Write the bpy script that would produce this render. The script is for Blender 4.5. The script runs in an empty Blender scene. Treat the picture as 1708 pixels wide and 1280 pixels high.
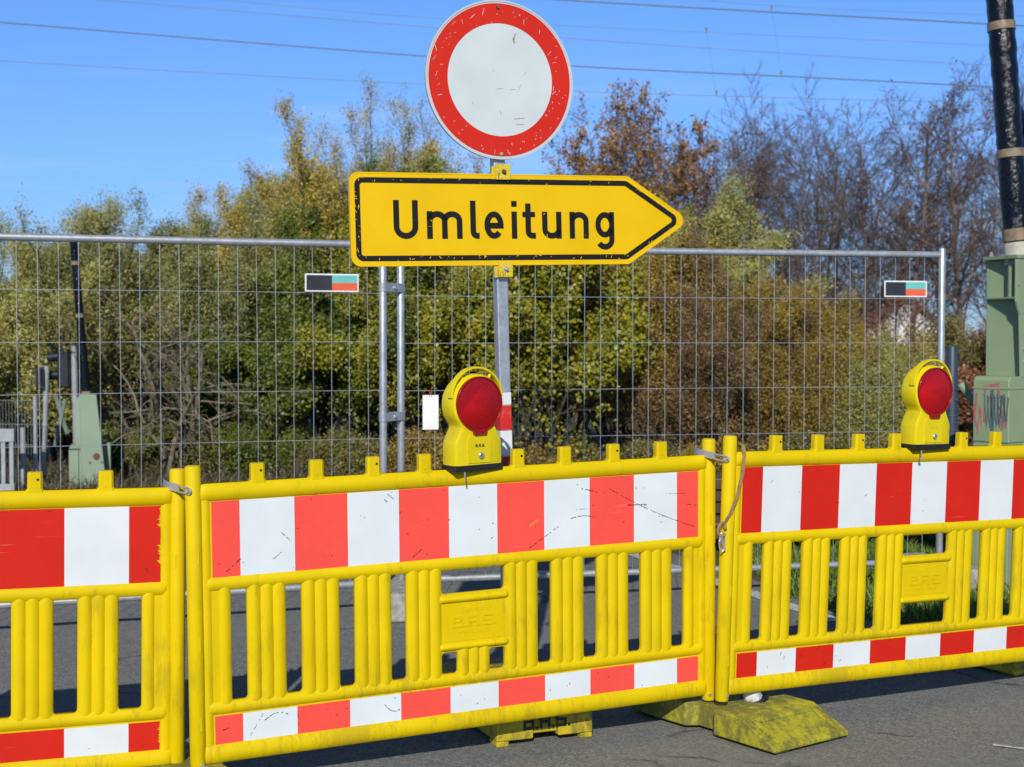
import bpy, bmesh, math, random
import numpy as np
from mathutils import Vector, Matrix, Euler

# ------------------------------------------------------------------ camera, sky, sun
S = bpy.context.scene
C = S.collection
F = 2400.0                      # focal length in pixels of the 1708 px wide photograph
PITCH = math.atan(80 / F)
cam = bpy.data.cameras.new('camera')
cam.lens = 36.0 * F / 1708
cam.sensor_width = 36
cam.clip_end = 3000
cam.clip_start = 0.05
cam.dof.use_dof = True
cam.dof.focus_distance = 5.2
cam.dof.aperture_fstop = 5.0
camo = bpy.data.objects.new('camera', cam)
C.objects.link(camo)
camo.location = (0, 0, 1.5)
camo.rotation_euler = (math.pi / 2 - PITCH, 0, 0)
S.camera = camo

SUN_EL = math.radians(30.5)
SUN_AZ = (-0.085, -1.0)         # towards the sun, on the ground
w = bpy.data.worlds.new('World')
S.world = w
w.use_nodes = True
nt = w.node_tree
for n in list(nt.nodes):
    nt.nodes.remove(n)
sky = nt.nodes.new('ShaderNodeTexSky')
sky.sky_type = 'NISHITA'
sky.sun_disc = False
sky.sun_elevation = SUN_EL
sky.sun_rotation = math.atan2(SUN_AZ[0], SUN_AZ[1])
sky.altitude = 200
sky.air_density = 1.0
sky.dust_density = 0.2
sky.ozone_density = 4.0
tint = nt.nodes.new('ShaderNodeMix')
tint.data_type = 'RGBA'
tint.blend_type = 'MULTIPLY'
tint.inputs['Factor'].default_value = 1
geo = nt.nodes.new('ShaderNodeTexCoord')
sep = nt.nodes.new('ShaderNodeSeparateXYZ')
nt.links.new(geo.outputs['Generated'], sep.inputs[0])
tr = nt.nodes.new('ShaderNodeValToRGB')          # clean, dry autumn air: the sky stays blue down to the horizon
for i, (p, c) in enumerate(((0.0, (.40, .58, 1.0)), (.13, (.58, .80, 1.25)), (.22, (.62, .88, 1.3)), (.42, (.50, .56, .66)), (1.0, (.42, .46, .5)))):
    e = tr.color_ramp.elements[i] if i < 2 else tr.color_ramp.elements.new(p)
    e.position = p
    e.color = (*c, 1)
nt.links.new(sep.outputs['Z'], tr.inputs[0])
nt.links.new(tr.outputs[0], tint.inputs['B'])
bg = nt.nodes.new('ShaderNodeBackground')
bg.inputs['Strength'].default_value = 0.11
wo = nt.nodes.new('ShaderNodeOutputWorld')
nt.links.new(sky.outputs[0], tint.inputs['A'])
cm = nt.nodes.new('ShaderNodeMapping')
cm.inputs['Scale'].default_value = (2.2, 2.2, 26)
cm.inputs['Rotation'].default_value = (0, .05, 0)
nt.links.new(geo.outputs['Generated'], cm.inputs['Vector'])
cn = nt.nodes.new('ShaderNodeTexNoise')
cn.inputs['Scale'].default_value = 2.6
cn.inputs['Detail'].default_value = 5
nt.links.new(cm.outputs[0], cn.inputs['Vector'])
cr = nt.nodes.new('ShaderNodeValToRGB')          # thin cirrus streaks low in the sky
cr.color_ramp.elements[0].position = .50
cr.color_ramp.elements[1].position = .78
cr.color_ramp.elements[1].color = (.55, .55, .55, 1)
nt.links.new(cn.outputs['Fac'], cr.inputs[0])
band = nt.nodes.new('ShaderNodeValToRGB')
for i, (p, c) in enumerate(((.05, 1), (.125, .8), (.20, .12))):
    e = band.color_ramp.elements[i] if i < 2 else band.color_ramp.elements.new(p)
    e.position = p
    e.color = (c, c, c, 1)
nt.links.new(sep.outputs['Z'], band.inputs[0])
cf = nt.nodes.new('ShaderNodeMath')
cf.operation = 'MULTIPLY'
nt.links.new(cr.outputs[0], cf.inputs[0])
nt.links.new(band.outputs[0], cf.inputs[1])
cl_ = nt.nodes.new('ShaderNodeMix')
cl_.data_type = 'RGBA'
cl_.inputs['B'].default_value = (4.6, 6.0, 9.0, 1)
nt.links.new(cf.outputs[0], cl_.inputs['Factor'])
nt.links.new(tint.outputs['Result'], cl_.inputs['A'])
nt.links.new(cl_.outputs['Result'], bg.inputs['Color'])
nt.links.new(bg.outputs[0], wo.inputs['Surface'])

sl = bpy.data.lights.new('sun', 'SUN')
sl.energy = 4.1
sl.angle = math.radians(0.53)
sl.color = (1.0, 0.95, 0.87)
so = bpy.data.objects.new('sun', sl)
C.objects.link(so)
k = math.cos(SUN_EL) / math.hypot(*SUN_AZ)
to_sun = Vector((SUN_AZ[0] * k, SUN_AZ[1] * k, math.sin(SUN_EL)))
so.rotation_euler = to_sun.to_track_quat('Z', 'Y').to_euler()

S.view_settings.view_transform = 'Standard'
S.view_settings.look = 'None'
S.view_settings.exposure = 0.0
S.view_settings.gamma = 1.0


# ------------------------------------------------------------------ helpers: measuring
_c, _s = math.cos(PITCH), math.sin(PITCH)
def at(px, py, depth):
    """world point seen at photo pixel (px,py) at this depth along the view axis"""
    a, b = (px - 854) / F * depth, (640 - py) / F * depth
    return Vector((a, depth * _c + b * _s, 1.5 - depth * _s + b * _c))


# ------------------------------------------------------------------ helpers: materials
def lin(*c):
    return tuple(((v / 255) / 12.92 if v / 255 <= .04045 else ((v / 255 + .055) / 1.055) ** 2.4) for v in c)

class NT:
    def __init__(s, name):
        s.m = bpy.data.materials.new(name)
        s.m.use_nodes = True
        s.t = s.m.node_tree
        s.b = s.t.nodes['Principled BSDF']
        s.out = s.t.nodes['Material Output']
    def n(s, typ, **kw):
        o = s.t.nodes.new(typ)
        for k_, v in kw.items():
            if k_ in o.inputs.keys():
                o.inputs[k_].default_value = v
            else:
                setattr(o, k_, v)
        return o
    def l(s, a, b):
        s.t.links.new(a, b)
    def co(s, scale=(1, 1, 1), rot=(0, 0, 0)):
        tc = s.n('ShaderNodeTexCoord')
        mp = s.n('ShaderNodeMapping')
        mp.inputs['Scale'].default_value = scale
        mp.inputs['Rotation'].default_value = rot
        s.l(tc.outputs['Object'], mp.inputs['Vector'])
        return mp.outputs[0]
    def noise(s, scale, vec=None, detail=4, rough=.55):
        o = s.n('ShaderNodeTexNoise', Scale=scale, Detail=detail, Roughness=rough)
        s.l(vec if vec is not None else s.co(), o.inputs['Vector'])
        return o.outputs['Fac']
    def ramp(s, fac, stops):
        r = s.n('ShaderNodeValToRGB')
        e = r.color_ramp.elements
        while len(e) < len(stops):
            e.new(.5)
        for i, (p, c) in enumerate(stops):
            e[i].position = p
            e[i].color = (*c, 1) if len(c) == 3 else c
        s.l(fac, r.inputs[0])
        return r.outputs['Color']
    def mix(s, fac, a, b, mode='MIX'):
        m = s.n('ShaderNodeMix', data_type='RGBA', blend_type=mode)
        for sock, v in ((m.inputs['Factor'], fac), (m.inputs['A'], a), (m.inputs['B'], b)):
            if hasattr(v, 'links'):
                s.l(v, sock)
            elif isinstance(v, (int, float)):
                sock.default_value = v
            else:
                sock.default_value = (*v, 1)
        return m.outputs['Result']
    def math(s, op, a, b=0.0):
        m = s.n('ShaderNodeMath', operation=op)
        for i, v in enumerate((a, b)):
            if hasattr(v, 'links'):
                s.l(v, m.inputs[i])
            else:
                m.inputs[i].default_value = v
        return m.outputs[0]
    def bump(s, h, strength=.3, dist=.01):
        b = s.n('ShaderNodeBump', Strength=strength, Distance=dist)
        s.l(h, b.inputs['Height'])
        s.l(b.outputs[0], s.b.inputs['Normal'])
    def base(s, v):
        if hasattr(v, 'links'):
            s.l(v, s.b.inputs['Base Color'])
        else:
            s.b.inputs['Base Color'].default_value = (*v, 1)
    def set(s, **kw):
        for k_, v in kw.items():
            s.b.inputs[k_.replace('_', ' ')].default_value = v

M = {}
def simple(name, col, rough=.6, metal=0, var=.12, scale=14, bump=0.0, spec=.5):
    t = NT(name)
    f = t.noise(scale)
    dark = tuple(c * (1 - var * 1.6) for c in col)
    lite = tuple(min(1, c * (1 + var)) for c in col)
    t.base(t.ramp(f, [(.3, dark), (.7, lite)]))
    t.set(Roughness=rough, Metallic=metal)
    t.b.inputs['Specular IOR Level'].default_value = spec
    if bump:
        t.bump(t.noise(scale * 6), bump, .004)
    M[name] = t.m
    return t.m

def worn(name, col, rough=.42, dirt=(.16, .13, .04), amount=.5, streak=(1, 1, .15), scale=9, bump=.06, thr=.5, spec=.5, splash=0.0):
    """painted or moulded surface with grime specks and streaks"""
    t = NT(name)
    v = t.co(streak)
    f1 = t.noise(scale * 4.5, v, 8, .78)
    f2 = t.noise(scale * .35, None, 3)
    zz = t.n('ShaderNodeSeparateXYZ')
    t.l(t.co(), zz.inputs[0])
    f1z = t.math('ADD', f1, t.math('MULTIPLY', t.math('SUBTRACT', .5, zz.outputs['Z']), splash))
    msk = t.ramp(t.math('MULTIPLY', f1z, t.math('ADD', f2, .35)), [(thr, (0, 0, 0)), (thr + .13, (amount,) * 3)])
    f3 = t.noise(scale * 22, None, 5, .7)
    sp = t.ramp(f3, [(.66, (0, 0, 0)), (.74, (amount,) * 3)])
    tone = t.ramp(t.noise(scale * .5), [(.3, tuple(c * .9 for c in col)), (.7, tuple(min(1, c * 1.05) for c in col))])
    c = t.mix(msk, tone, dirt)
    c = t.mix(t.math('MULTIPLY', sp, t.math('MULTIPLY', f2, 1.3)), c, dirt)
    t.base(c)
    t.l(t.math('ADD', t.math('MULTIPLY', f1, .25), rough - .12), t.b.inputs['Roughness'])
    t.b.inputs['Specular IOR Level'].default_value = spec
    t.bump(t.noise(scale * 8), bump, .004)
    M[name] = t.m
    return t.m

def sheet(name, col, rough=.5, mark=(.05, .05, .06), cell=.0, amount=.75):
    """reflective sheeting: faint prism cells, thin scratches and scuff specks"""
    t = NT(name)
    c = t.ramp(t.noise(5), [(.3, tuple(v * .93 for v in col)), (.7, tuple(min(1, v * 1.03) for v in col))])
    if cell:
        vo = t.n('ShaderNodeTexVoronoi', Scale=230.0, feature='DISTANCE_TO_EDGE')
        t.l(t.co(), vo.inputs['Vector'])
        e = t.ramp(vo.outputs['Distance'], [(.02, (1, 1, 1)), (.12, (0, 0, 0))])
        c = t.mix(t.math('MULTIPLY', e, cell), c, tuple(min(1, v * 1.3 + .03) for v in col))
    # scratches: stretched, rotated noise cut to thin lines
    for rot, sc in (((0, .6, 0), (1.5, 1, 60)), ((0, -.35, 0), (2.5, 1, 90)), ((0, 1.9, 0), (2, 1, 70))):
        f = t.noise(3.0, t.co(sc, rot), 2)
        g = t.noise(2.7, t.co((1, 1, 1), rot), 2)
        mk = t.math('MULTIPLY', t.ramp(f, [(.69, (0, 0, 0)), (.74, (1, 1, 1))]), t.ramp(g, [(.57, (0, 0, 0)), (.66, (.3, .3, .3))]))
        c = t.mix(mk, c, tuple(min(1, v * .6 + .4) for v in col))
    f = t.noise(70, t.co((.5, 1, 1), (0, .4, 0)), 6, .75)
    g = t.noise(4.3, None, 2)
    sp = t.math('MULTIPLY', t.ramp(f, [(.70, (0, 0, 0)), (.73, (1, 1, 1))]), t.ramp(g, [(.5, (0, 0, 0)), (.58, (amount,) * 3)]))
    c = t.mix(sp, c, mark)
    t.base(c)
    t.set(Roughness=rough)
    t.b.inputs['Specular IOR Level'].default_value = .2
    t.bump(t.noise(6), .05, .01)
    M[name] = t.m
    return t.m

worn('yellow_plastic', (.69, .505, .001), rough=.5, dirt=(.19, .14, .02), amount=.33, thr=.46, spec=.16, splash=.14)
worn('yellow_lamp', (.74, .59, .005), rough=.4, amount=.25, scale=14, thr=.46, spec=.3)
worn('foot_plastic', (.43, .40, .014), rough=.75, dirt=(.07, .068, .035), amount=.7, streak=(1, 1, .6), scale=6, bump=.6, thr=.33)
worn('foot_yellow', (.55, .42, .008), rough=.6, dirt=(.12, .1, .03), amount=.7, streak=(1, 1, .6), scale=6, bump=.4, thr=.36)
sheet('sheet_red', (.60, .018, .008))
sheet('sheet_white', (.70, .735, .735))
sheet('sheet_red_prism', (.86, .078, .056), cell=.3)
sheet('sheet_white_prism', (.68, .73, .74), cell=.12)
sheet('sign_red', (.60, .022, .010), mark=(.5, .5, .5))
sheet('sign_white', (.58, .635, .63), mark=(.12, .12, .1))
sheet('sign_rim', (.52, .54, .54))
sheet('sign_yellow', (.78, .485, .001), mark=(.25, .17, .02))
sheet('sign_black', (.014, .013, .012), rough=.45, mark=(.6, .4, .01))
worn('clamp_yellow', (.66, .50, .03), rough=.5, dirt=(.14, .07, .02), amount=.8, scale=30)
worn('white_paint', (.72, .74, .74), rough=.5, dirt=(.3, .3, .3), amount=.6, scale=16)
worn('red_paint', (.62, .02, .012), rough=.45, dirt=(.75, .7, .7), amount=.6, scale=30)
worn('green_paint', (.25, .33, .185), rough=.5, dirt=(.10, .12, .06), amount=.55, scale=5)
worn('far_green_paint', (.25, .34, .225), rough=.55, dirt=(.1, .12, .07), amount=.5, scale=6)
worn('blue_post_paint', (.03, .055, .09), rough=.45, dirt=(.1, .1, .1), amount=.5)
def galv(name, col, rough):
    t = NT(name)
    vo = t.n('ShaderNodeTexVoronoi', Scale=55.0)
    t.l(t.co(), vo.inputs['Vector'])
    f = t.math('ADD', t.math('MULTIPLY', vo.outputs['Distance'], .35), t.math('MULTIPLY', t.noise(12), .8))
    t.base(t.ramp(f, [(.3, tuple(c * .72 for c in col)), (.8, tuple(min(1, c * 1.15) for c in col))]))
    t.set(Roughness=rough, Metallic=.55)
    M[name] = t.m
galv('galvanised', (.46, .49, .52), .42)
galv('galvanised_wire', (.50, .53, .58), .45)
galv('steel', (.5, .5, .48), .3)
simple('black_rubber', (.012, .012, .013), .55)
simple('hole_shade_and_scuff', (.02, .012, .006), .8)  # near-black: painted shade of the stud holes, also colour of the scuff marks
simple('letter_black', (.015, .014, .012), .5)
simple('concrete', (.36, .35, .32), .9, var=.25, scale=20, bump=.3)
simple('collar_cream', (.50, .47, .38), .6, var=.2)
simple('tan_tape', (.25, .185, .11), .35, var=.25, scale=30)
simple('strap_tan', (.32, .21, .085), .8, var=.2, scale=40)
simple('rust', (.13, .06, .03), .8, var=.4, scale=60)
simple('slate_print', (.022, .028, .038), .5)
simple('teal_print', (.14, .50, .46), .5, var=.05)
simple('orange_print', (.72, .12, .05), .5, var=.05)
simple('print_white', (.78, .79, .76), .6, var=.05)
simple('paper', (.82, .82, .82), .8, var=.05)
simple('plug_white', (.62, .62, .58), .8, var=.2, scale=60)
simple('red_string', (.5, .02, .02), .8)
simple('timber', (.105, .066, .040), .85, var=.5, scale=5, bump=.6)
simple('bark', (.075, .062, .048), .9, var=.5, scale=16, bump=.6)
simple('grey_twig', (.21, .178, .115), .9, var=.4, scale=12)
simple('ochre_twig', (.16, .115, .06), .9, var=.4, scale=12)
simple('bare_bark', (.150, .108, .084), .9, var=.4, scale=10)
simple('cross_paint', (.13, .17, .13), .6)
simple('far_post', (.34, .36, .37), .5, metal=.2)
simple('signal_black', (.012, .015, .02), .4)
simple('house_wall', (.72, .70, .66), .9, var=.05)
simple('house_roof', (.14, .12, .115), .9, var=.2)
simple('window_glass', (.04, .05, .06), .1)
simple('wire_grey', (.12, .14, .19), .5)
simple('wire_green', (.20, .24, .20), .6)
simple('paint_pink', (.42, .13, .13), .5)
simple('paint_slate', (.10, .14, .15), .5)
simple('paint_blue', (.16, .26, .48), .5)
simple('line_white', (.55, .55, .53), .8, var=.3, scale=40)
def glossy_foil():
    t = NT('black_foil')
    t.base((.002, .0025, .005))
    t.set(Roughness=.12)
    t.b.inputs['Specular IOR Level'].default_value = .42
    a = t.noise(48, t.co((1, 1, .7)), 4, .6)
    b = t.noise(75, t.co((1, 1, .6)), 3, .6)
    t.bump(t.math('ADD', a, t.math('MULTIPLY', b, .35)), .6, .012)
    M['black_foil'] = t.m
glossy_foil()
def lens_mats():
    t = NT('red_lens')
    tr = t.n('ShaderNodeBsdfTransparent')
    tr.inputs[0].default_value = (.93, .010, .018, 1)
    df = t.n('ShaderNodeBsdfDiffuse')
    df.inputs[0].default_value = (.80, .008, .014, 1)
    gl = t.n('ShaderNodeBsdfGlossy')
    gl.inputs[0].default_value = (1, .9, .9, 1)
    gl.inputs['Roughness'].default_value = .14
    m0 = t.n('ShaderNodeMixShader')
    m0.inputs[0].default_value = .32
    m1 = t.n('ShaderNodeMixShader')
    fr = t.n('ShaderNodeFresnel')
    fr.inputs[0].default_value = 1.5
    wv = t.n('ShaderNodeTexWave', Scale=34.0, bands_direction='X')
    t.l(t.co(), wv.inputs['Vector'])
    w2 = t.n('ShaderNodeTexWave', Scale=34.0, bands_direction='Z')
    t.l(t.co(), w2.inputs['Vector'])
    bp = t.n('ShaderNodeBump', Strength=.16, Distance=.004)
    t.l(t.math('ADD', wv.outputs['Fac'], w2.outputs['Fac']), bp.inputs['Height'])
    t.l(bp.outputs[0], gl.inputs['Normal'])
    t.l(bp.outputs[0], fr.inputs['Normal'])
    t.l(tr.outputs[0], m0.inputs[1]); t.l(df.outputs[0], m0.inputs[2])
    t.l(fr.outputs[0], m1.inputs[0]); t.l(m0.outputs[0], m1.inputs[1]); t.l(gl.outputs[0], m1.inputs[2])
    t.l(m1.outputs[0], t.out.inputs['Surface'])
    M['red_lens'] = t.m
    t = NT('lamp_reflector')
    t.base((.92, .92, .92))
    t.set(Metallic=.12, Roughness=.35)
    w3 = t.n('ShaderNodeTexWave', Scale=11.0, bands_direction='DIAGONAL')
    t.l(t.co(), w3.inputs['Vector'])
    t.bump(w3.outputs['Fac'], .8, .012)
    M['lamp_reflector'] = t.m
lens_mats()

def asphalt():
    t = NT('asphalt')
    v = t.co()
    vo = t.n('ShaderNodeTexVoronoi', Scale=110.0)
    t.l(v, vo.inputs['Vector'])
    n1 = t.noise(160, v, 3, .7)
    n2 = t.noise(1.1, v, 5, .6)
    n3 = t.noise(14, v, 4, .6)
    g = t.math('ADD', t.math('MULTIPLY', vo.outputs['Color'], .45), t.math('MULTIPLY', n1, .55))
    c = t.ramp(g, [(.2, (.085, .085, .080)), (.5, (.185, .186, .172)), (.8, (.32, .32, .30))])
    c = t.mix(t.ramp(n2, [(.35, (0, 0, 0)), (.7, (.45,) * 3)]), c, (.235, .233, .215))
    c = t.mix(t.ramp(n3, [(.6, (0, 0, 0)), (.75, (.4,) * 3)]), c, (.10, .10, .095))
    sp = t.n('ShaderNodeTexVoronoi', Scale=24.0)
    t.l(v, sp.inputs['Vector'])
    c = t.mix(t.ramp(sp.outputs['Distance'], [(.045, (.8,) * 3), (.075, (0, 0, 0))]), c, (.42, .41, .38))
    ck = t.n('ShaderNodeTexVoronoi', Scale=1.15, feature='DISTANCE_TO_EDGE')
    wob = t.n('ShaderNodeMix', data_type='RGBA')
    wob.inputs['Factor'].default_value = .18
    t.l(v, wob.inputs['A'])
    wn = t.n('ShaderNodeTexNoise', Scale=5.0, Detail=5)
    t.l(v, wn.inputs['Vector'])
    t.l(wn.outputs['Color'], wob.inputs['B'])
    t.l(wob.outputs['Result'], ck.inputs['Vector'])
    crack = t.math('MULTIPLY', t.ramp(ck.outputs['Distance'], [(.004, (1,) * 3), (.012, (0, 0, 0))]), t.ramp(t.noise(1.7, v, 2), [(.50, (0, 0, 0)), (.58, (.75,) * 3)]))
    c = t.mix(crack, c, (.04, .04, .038))
    big = t.n('ShaderNodeTexVoronoi', Scale=62.0)
    t.l(v, big.inputs['Vector'])
    c = t.mix(t.math('MULTIPLY', t.ramp(big.outputs['Distance'], [(.18, (.55,) * 3), (.3, (0, 0, 0))]), t.ramp(t.noise(33, v, 2), [(.5, (0, 0, 0)), (.62, (1,) * 3)])), c, (.33, .32, .30))
    c = t.mix(t.ramp(t.noise(3.2, v, 6, .7), [(.58, (0, 0, 0)), (.72, (.35,) * 3)]), c, (.12, .115, .105))
    t.base(c)
    t.set(Roughness=.85)
    t.b.inputs['Specular IOR Level'].default_value = .3
    t.bump(t.math('ADD', vo.outputs['Distance'], n1), .55, .006)
    M['asphalt'] = t.m
    t = NT('soil')
    n = t.noise(9, None, 6, .7)
    n2 = t.noise(.9, None, 4)
    c = t.ramp(n, [(.3, (.045, .035, .02)), (.55, (.11, .09, .05)), (.75, (.17, .14, .08))])
    c = t.mix(t.ramp(n2, [(.4, (0, 0, 0)), (.6, (.7,) * 3)]), c, (.07, .085, .028))
    t.base(c)
    t.set(Roughness=.95)
    t.bump(n, .8, .05)
    M['soil'] = t.m
asphalt()

def leafmat(name, stops, trans=.15, rough=.5):
    t = NT(name)
    g = t.n('ShaderNodeNewGeometry')
    clump = t.ramp(t.noise(2.4, None, 3), [(.28, (0, 0, 0)), (.72, (1, 1, 1))])      # whole twigs turn colour together
    c = t.ramp(t.math('ADD', t.math('MULTIPLY', g.outputs['Random Per Island'], .48), t.math('MULTIPLY', clump, .52)), stops)
    df = t.n('ShaderNodeBsdfDiffuse')
    tl = t.n('ShaderNodeBsdfTranslucent')
    gl = t.n('ShaderNodeBsdfGlossy')
    gl.inputs['Roughness'].default_value = rough
    gl.inputs[0].default_value = (.8, .8, .8, 1)
    t.l(c, df.inputs[0]); t.l(c, tl.inputs[0])
    m = t.n('ShaderNodeMixShader'); m.inputs[0].default_value = trans
    t.l(df.outputs[0], m.inputs[1]); t.l(tl.outputs[0], m.inputs[2])
    m2 = t.n('ShaderNodeMixShader'); m2.inputs[0].default_value = .05
    t.l(m.outputs[0], m2.inputs[1]); t.l(gl.outputs[0], m2.inputs[2])
    t.l(m2.outputs[0], t.out.inputs['Surface'])
    M[name] = t.m
leafmat('leaf_willow', [(0, (0.192, 0.206, 0.052)), (.5, (0.319, 0.314, 0.087)), (.8, (0.486, 0.424, 0.105)), (1, (0.638, 0.484, 0.087))])
leafmat('leaf_grey_green', [(0, (0.114, 0.133, 0.034)), (.5, (0.217, 0.223, 0.062)), (.85, (0.356, 0.334, 0.109)), (1, (0.510, 0.379, 0.094))])
leafmat('leaf_gold', [(0, (0.184, 0.173, 0.036)), (.4, (0.353, 0.283, 0.044)), (.8, (0.555, 0.405, 0.058)), (1, (0.555, 0.264, 0.044))])
leafmat('leaf_pale', [(0, (0.182, 0.173, 0.052)), (.5, (0.363, 0.313, 0.090)), (1, (0.582, 0.433, 0.116))])
leafmat('leaf_green', [(0, (0.051, 0.074, 0.010)), (.5, (0.105, 0.139, 0.013)), (.85, (0.199, 0.217, 0.019)), (1, (0.373, 0.256, 0.019))])
leafmat('leaf_bright', [(0, (0.089, 0.108, 0.009)), (.4, (0.207, 0.213, 0.013)), (.8, (0.358, 0.312, 0.016)), (1, (0.572, 0.362, 0.018))])
leafmat('leaf_brown', [(0, (0.073, 0.052, 0.021)), (.4, (0.156, 0.131, 0.034)), (.75, (0.208, 0.214, 0.044)), (1, (0.459, 0.201, 0.053))])
leafmat('leaf_ochre', [(0, (0.152, 0.103, 0.023)), (.5, (0.304, 0.210, 0.033)), (.85, (0.434, 0.310, 0.042)), (1, (0.521, 0.340, 0.042))])
leafmat('leaf_tan', [(0, (0.096, 0.057, 0.022)), (.5, (0.204, 0.132, 0.050)), (.85, (0.288, 0.196, 0.077)), (1, (0.240, 0.230, 0.066))])
leafmat('leaf_orange', [(0, (0.157, 0.078, 0.023)), (.5, (0.314, 0.155, 0.035)), (1, (0.456, 0.241, 0.049))])
leafmat('leaf_rust', [(0, (0.091, 0.036, 0.016)), (.5, (0.195, 0.078, 0.029)), (1, (0.312, 0.130, 0.039))])
leafmat('grass_green', [(0, (0.068, 0.120, 0.018)), (.6, (0.158, 0.261, 0.032)), (1, (0.360, 0.370, 0.072))])
leafmat('grass_dry', [(0, (.05, .045, .02)), (.5, (.11, .09, .045)), (.8, (.17, .135, .07)), (1, (.08, .10, .03))])


# ------------------------------------------------------------------ helpers: geometry
class MB:
    """collects shapes; build() links them as ONE mesh object"""
    def __init__(s):
        s.v, s.f, s.mi = [], [], []
    def add(s, verts, faces, mi=0, mat=None):
        o = len(s.v)
        if mat is not None:
            verts = [tuple(mat @ Vector(p)) for p in verts]
        s.v += [tuple(p) for p in verts]
        s.f += [tuple(i + o for i in f) for f in faces]
        s.mi += [mi] * len(faces)
    def box(s, x0, x1, y0, y1, z0, z1, mi=0, mat=None):
        vs = [(x, y, z) for z in (z0, z1) for y in (y0, y1) for x in (x0, x1)]
        s.add(vs, [(0, 2, 3, 1), (4, 5, 7, 6), (0, 1, 5, 4), (2, 6, 7, 3), (0, 4, 6, 2), (1, 3, 7, 5)], mi, mat)
    def tube(s, pts, r, n=10, mi=0, caps=True, squash=None, mat=None):
        pts = [Vector(p) for p in pts]
        rs = r if isinstance(r, (list, tuple)) else [r] * len(pts)
        tang = []
        for i in range(len(pts)):
            a = pts[max(0, i - 1)]; b = pts[min(len(pts) - 1, i + 1)]
            d = (b - a)
            tang.append(d.normalized() if d.length > 1e-9 else Vector((0, 0, 1)))
        ref = Vector((0, 1, 0)) if abs(tang[0].y) < .9 else Vector((1, 0, 0))
        vs, fs = [], []
        for i, p in enumerate(pts):
            u = tang[i].cross(ref).normalized(); v_ = u.cross(tang[i]).normalized()
            for k_ in range(n):
                a = 2 * math.pi * k_ / n
                q = p + u * math.cos(a) * rs[i] + v_ * math.sin(a) * rs[i] * (squash or 1)
                vs.append(q)
        for i in range(len(pts) - 1):
            for k_ in range(n):
                a = i * n + k_; b = i * n + (k_ + 1) % n
                fs.append((a, b, b + n, a + n))
        if caps:
            fs.append(tuple(range(n - 1, -1, -1)))
            fs.append(tuple((len(pts) - 1) * n + k_ for k_ in range(n)))
        s.add(vs, fs, mi, mat)
    def rod(s, p0, p1, r, n=12, mi=0, bev=.15, mat=None):
        """cylinder with softly rounded ends"""
        p0, p1 = Vector(p0), Vector(p1)
        d = (p1 - p0).normalized()
        b = r * bev
        s.tube([p0, p0 + d * b * .3, p0 + d * b, p1 - d * b, p1 - d * b * .3, p1], [r - b, r - b * .3, r, r, r - b * .3, r - b], n, mi, True, None, mat)
    def bead(s, p0, p1, w_, h_, y0=0, n=11, mi=0, ends=True, pw=.8):
        """half-round moulded rib on the plane y=y0, bulging towards -y, from p0 to p1 (x,z)"""
        a, b = Vector((p0[0], 0, p0[1])), Vector((p1[0], 0, p1[1]))
        d = (b - a); L = d.length; d.normalize()
        side = Vector((d.z, 0, -d.x))
        prof = [(c_, math.cos(c_ * math.pi / 2) ** pw) for c_ in [math.cos(math.pi * i / (n - 1)) * .999 for i in range(n)]]
        st = [(0, 1), (L, 1)]
        if ends:
            e = min(w_ * .5, L * .3)
            st = [(e * (1 - math.cos(t * math.pi / 2)), .25 + .75 * math.sin(t * math.pi / 2)) for t in (0, .25, .5, .75, 1)]
            st += [(L - a_, q) for a_, q in reversed(st)]
        vs, fs = [], []
        for t, q in st:
            for (cx, cz) in prof:
                ww = w_ * .5 * (.8 + .2 * q)
                p = a + d * t + side * cx * ww
                vs.append((p.x, y0 - h_ * cz * q, p.z))
        for i in range(len(st) - 1):
            for k_ in range(n - 1):
                A = i * n + k_
                fs.append((A, A + 1, A + 1 + n, A + n))
        fs.append(tuple(range(n - 1, -1, -1)))
        fs.append(tuple((len(st) - 1) * n + k_ for k_ in range(n)))
        s.add(vs, fs, mi)
    def prism(s, poly, y0, y1, mi=0, mat=None):
        """polygon in (x,z), extruded from y0 (front) to y1"""
        n = len(poly)
        vs = [(x, y0, z) for x, z in poly] + [(x, y1, z) for x, z in poly]
        fs = [tuple(range(n)), tuple(range(2 * n - 1, n - 1, -1))]
        fs += [(i, i + n, (i + 1) % n + n, (i + 1) % n) for i in range(n)]
        s.add(vs, fs, mi, mat)
    def ring(s, outer, inner, y0, y1, mi=0):
        n = len(outer)
        vs = [(x, y0, z) for x, z in outer] + [(x, y0, z) for x, z in inner] + [(x, y1, z) for x, z in outer] + [(x, y1, z) for x, z in inner]
        fs = []
        for i in range(n):
            j = (i + 1) % n
            fs += [(i, j, n + j, n + i), (2 * n + i, 3 * n + i, 3 * n + j, 2 * n + j), (i, 2 * n + i, 2 * n + j, j), (n + i, n + j, 3 * n + j, 3 * n + i)]
        s.add(vs, fs, mi)
    def ribbon(s, path, wd, y0, y1, mi=0):
        """flat stroke along a path of (x,z), square ends"""
        path = [q for i, q in enumerate(path) if i == 0 or math.hypot(q[0] - path[i - 1][0], q[1] - path[i - 1][1]) > 1e-5]
        n = len(path)
        P = [Vector((a, b)) for a, b in path]
        L_, R_ = [], []
        for i in range(n):
            d0 = (P[i] - P[i - 1]).normalized() if i else None
            d1 = (P[i + 1] - P[i]).normalized() if i < n - 1 else None
            d0 = d0 or d1; d1 = d1 or d0
            n0, n1 = Vector((-d0.y, d0.x)), Vector((-d1.y, d1.x))
            m = (n0 + n1).normalized()
            q = wd / 2 / max(.45, m.dot(n0))
            L_.append(P[i] + m * q); R_.append(P[i] - m * q)
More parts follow.
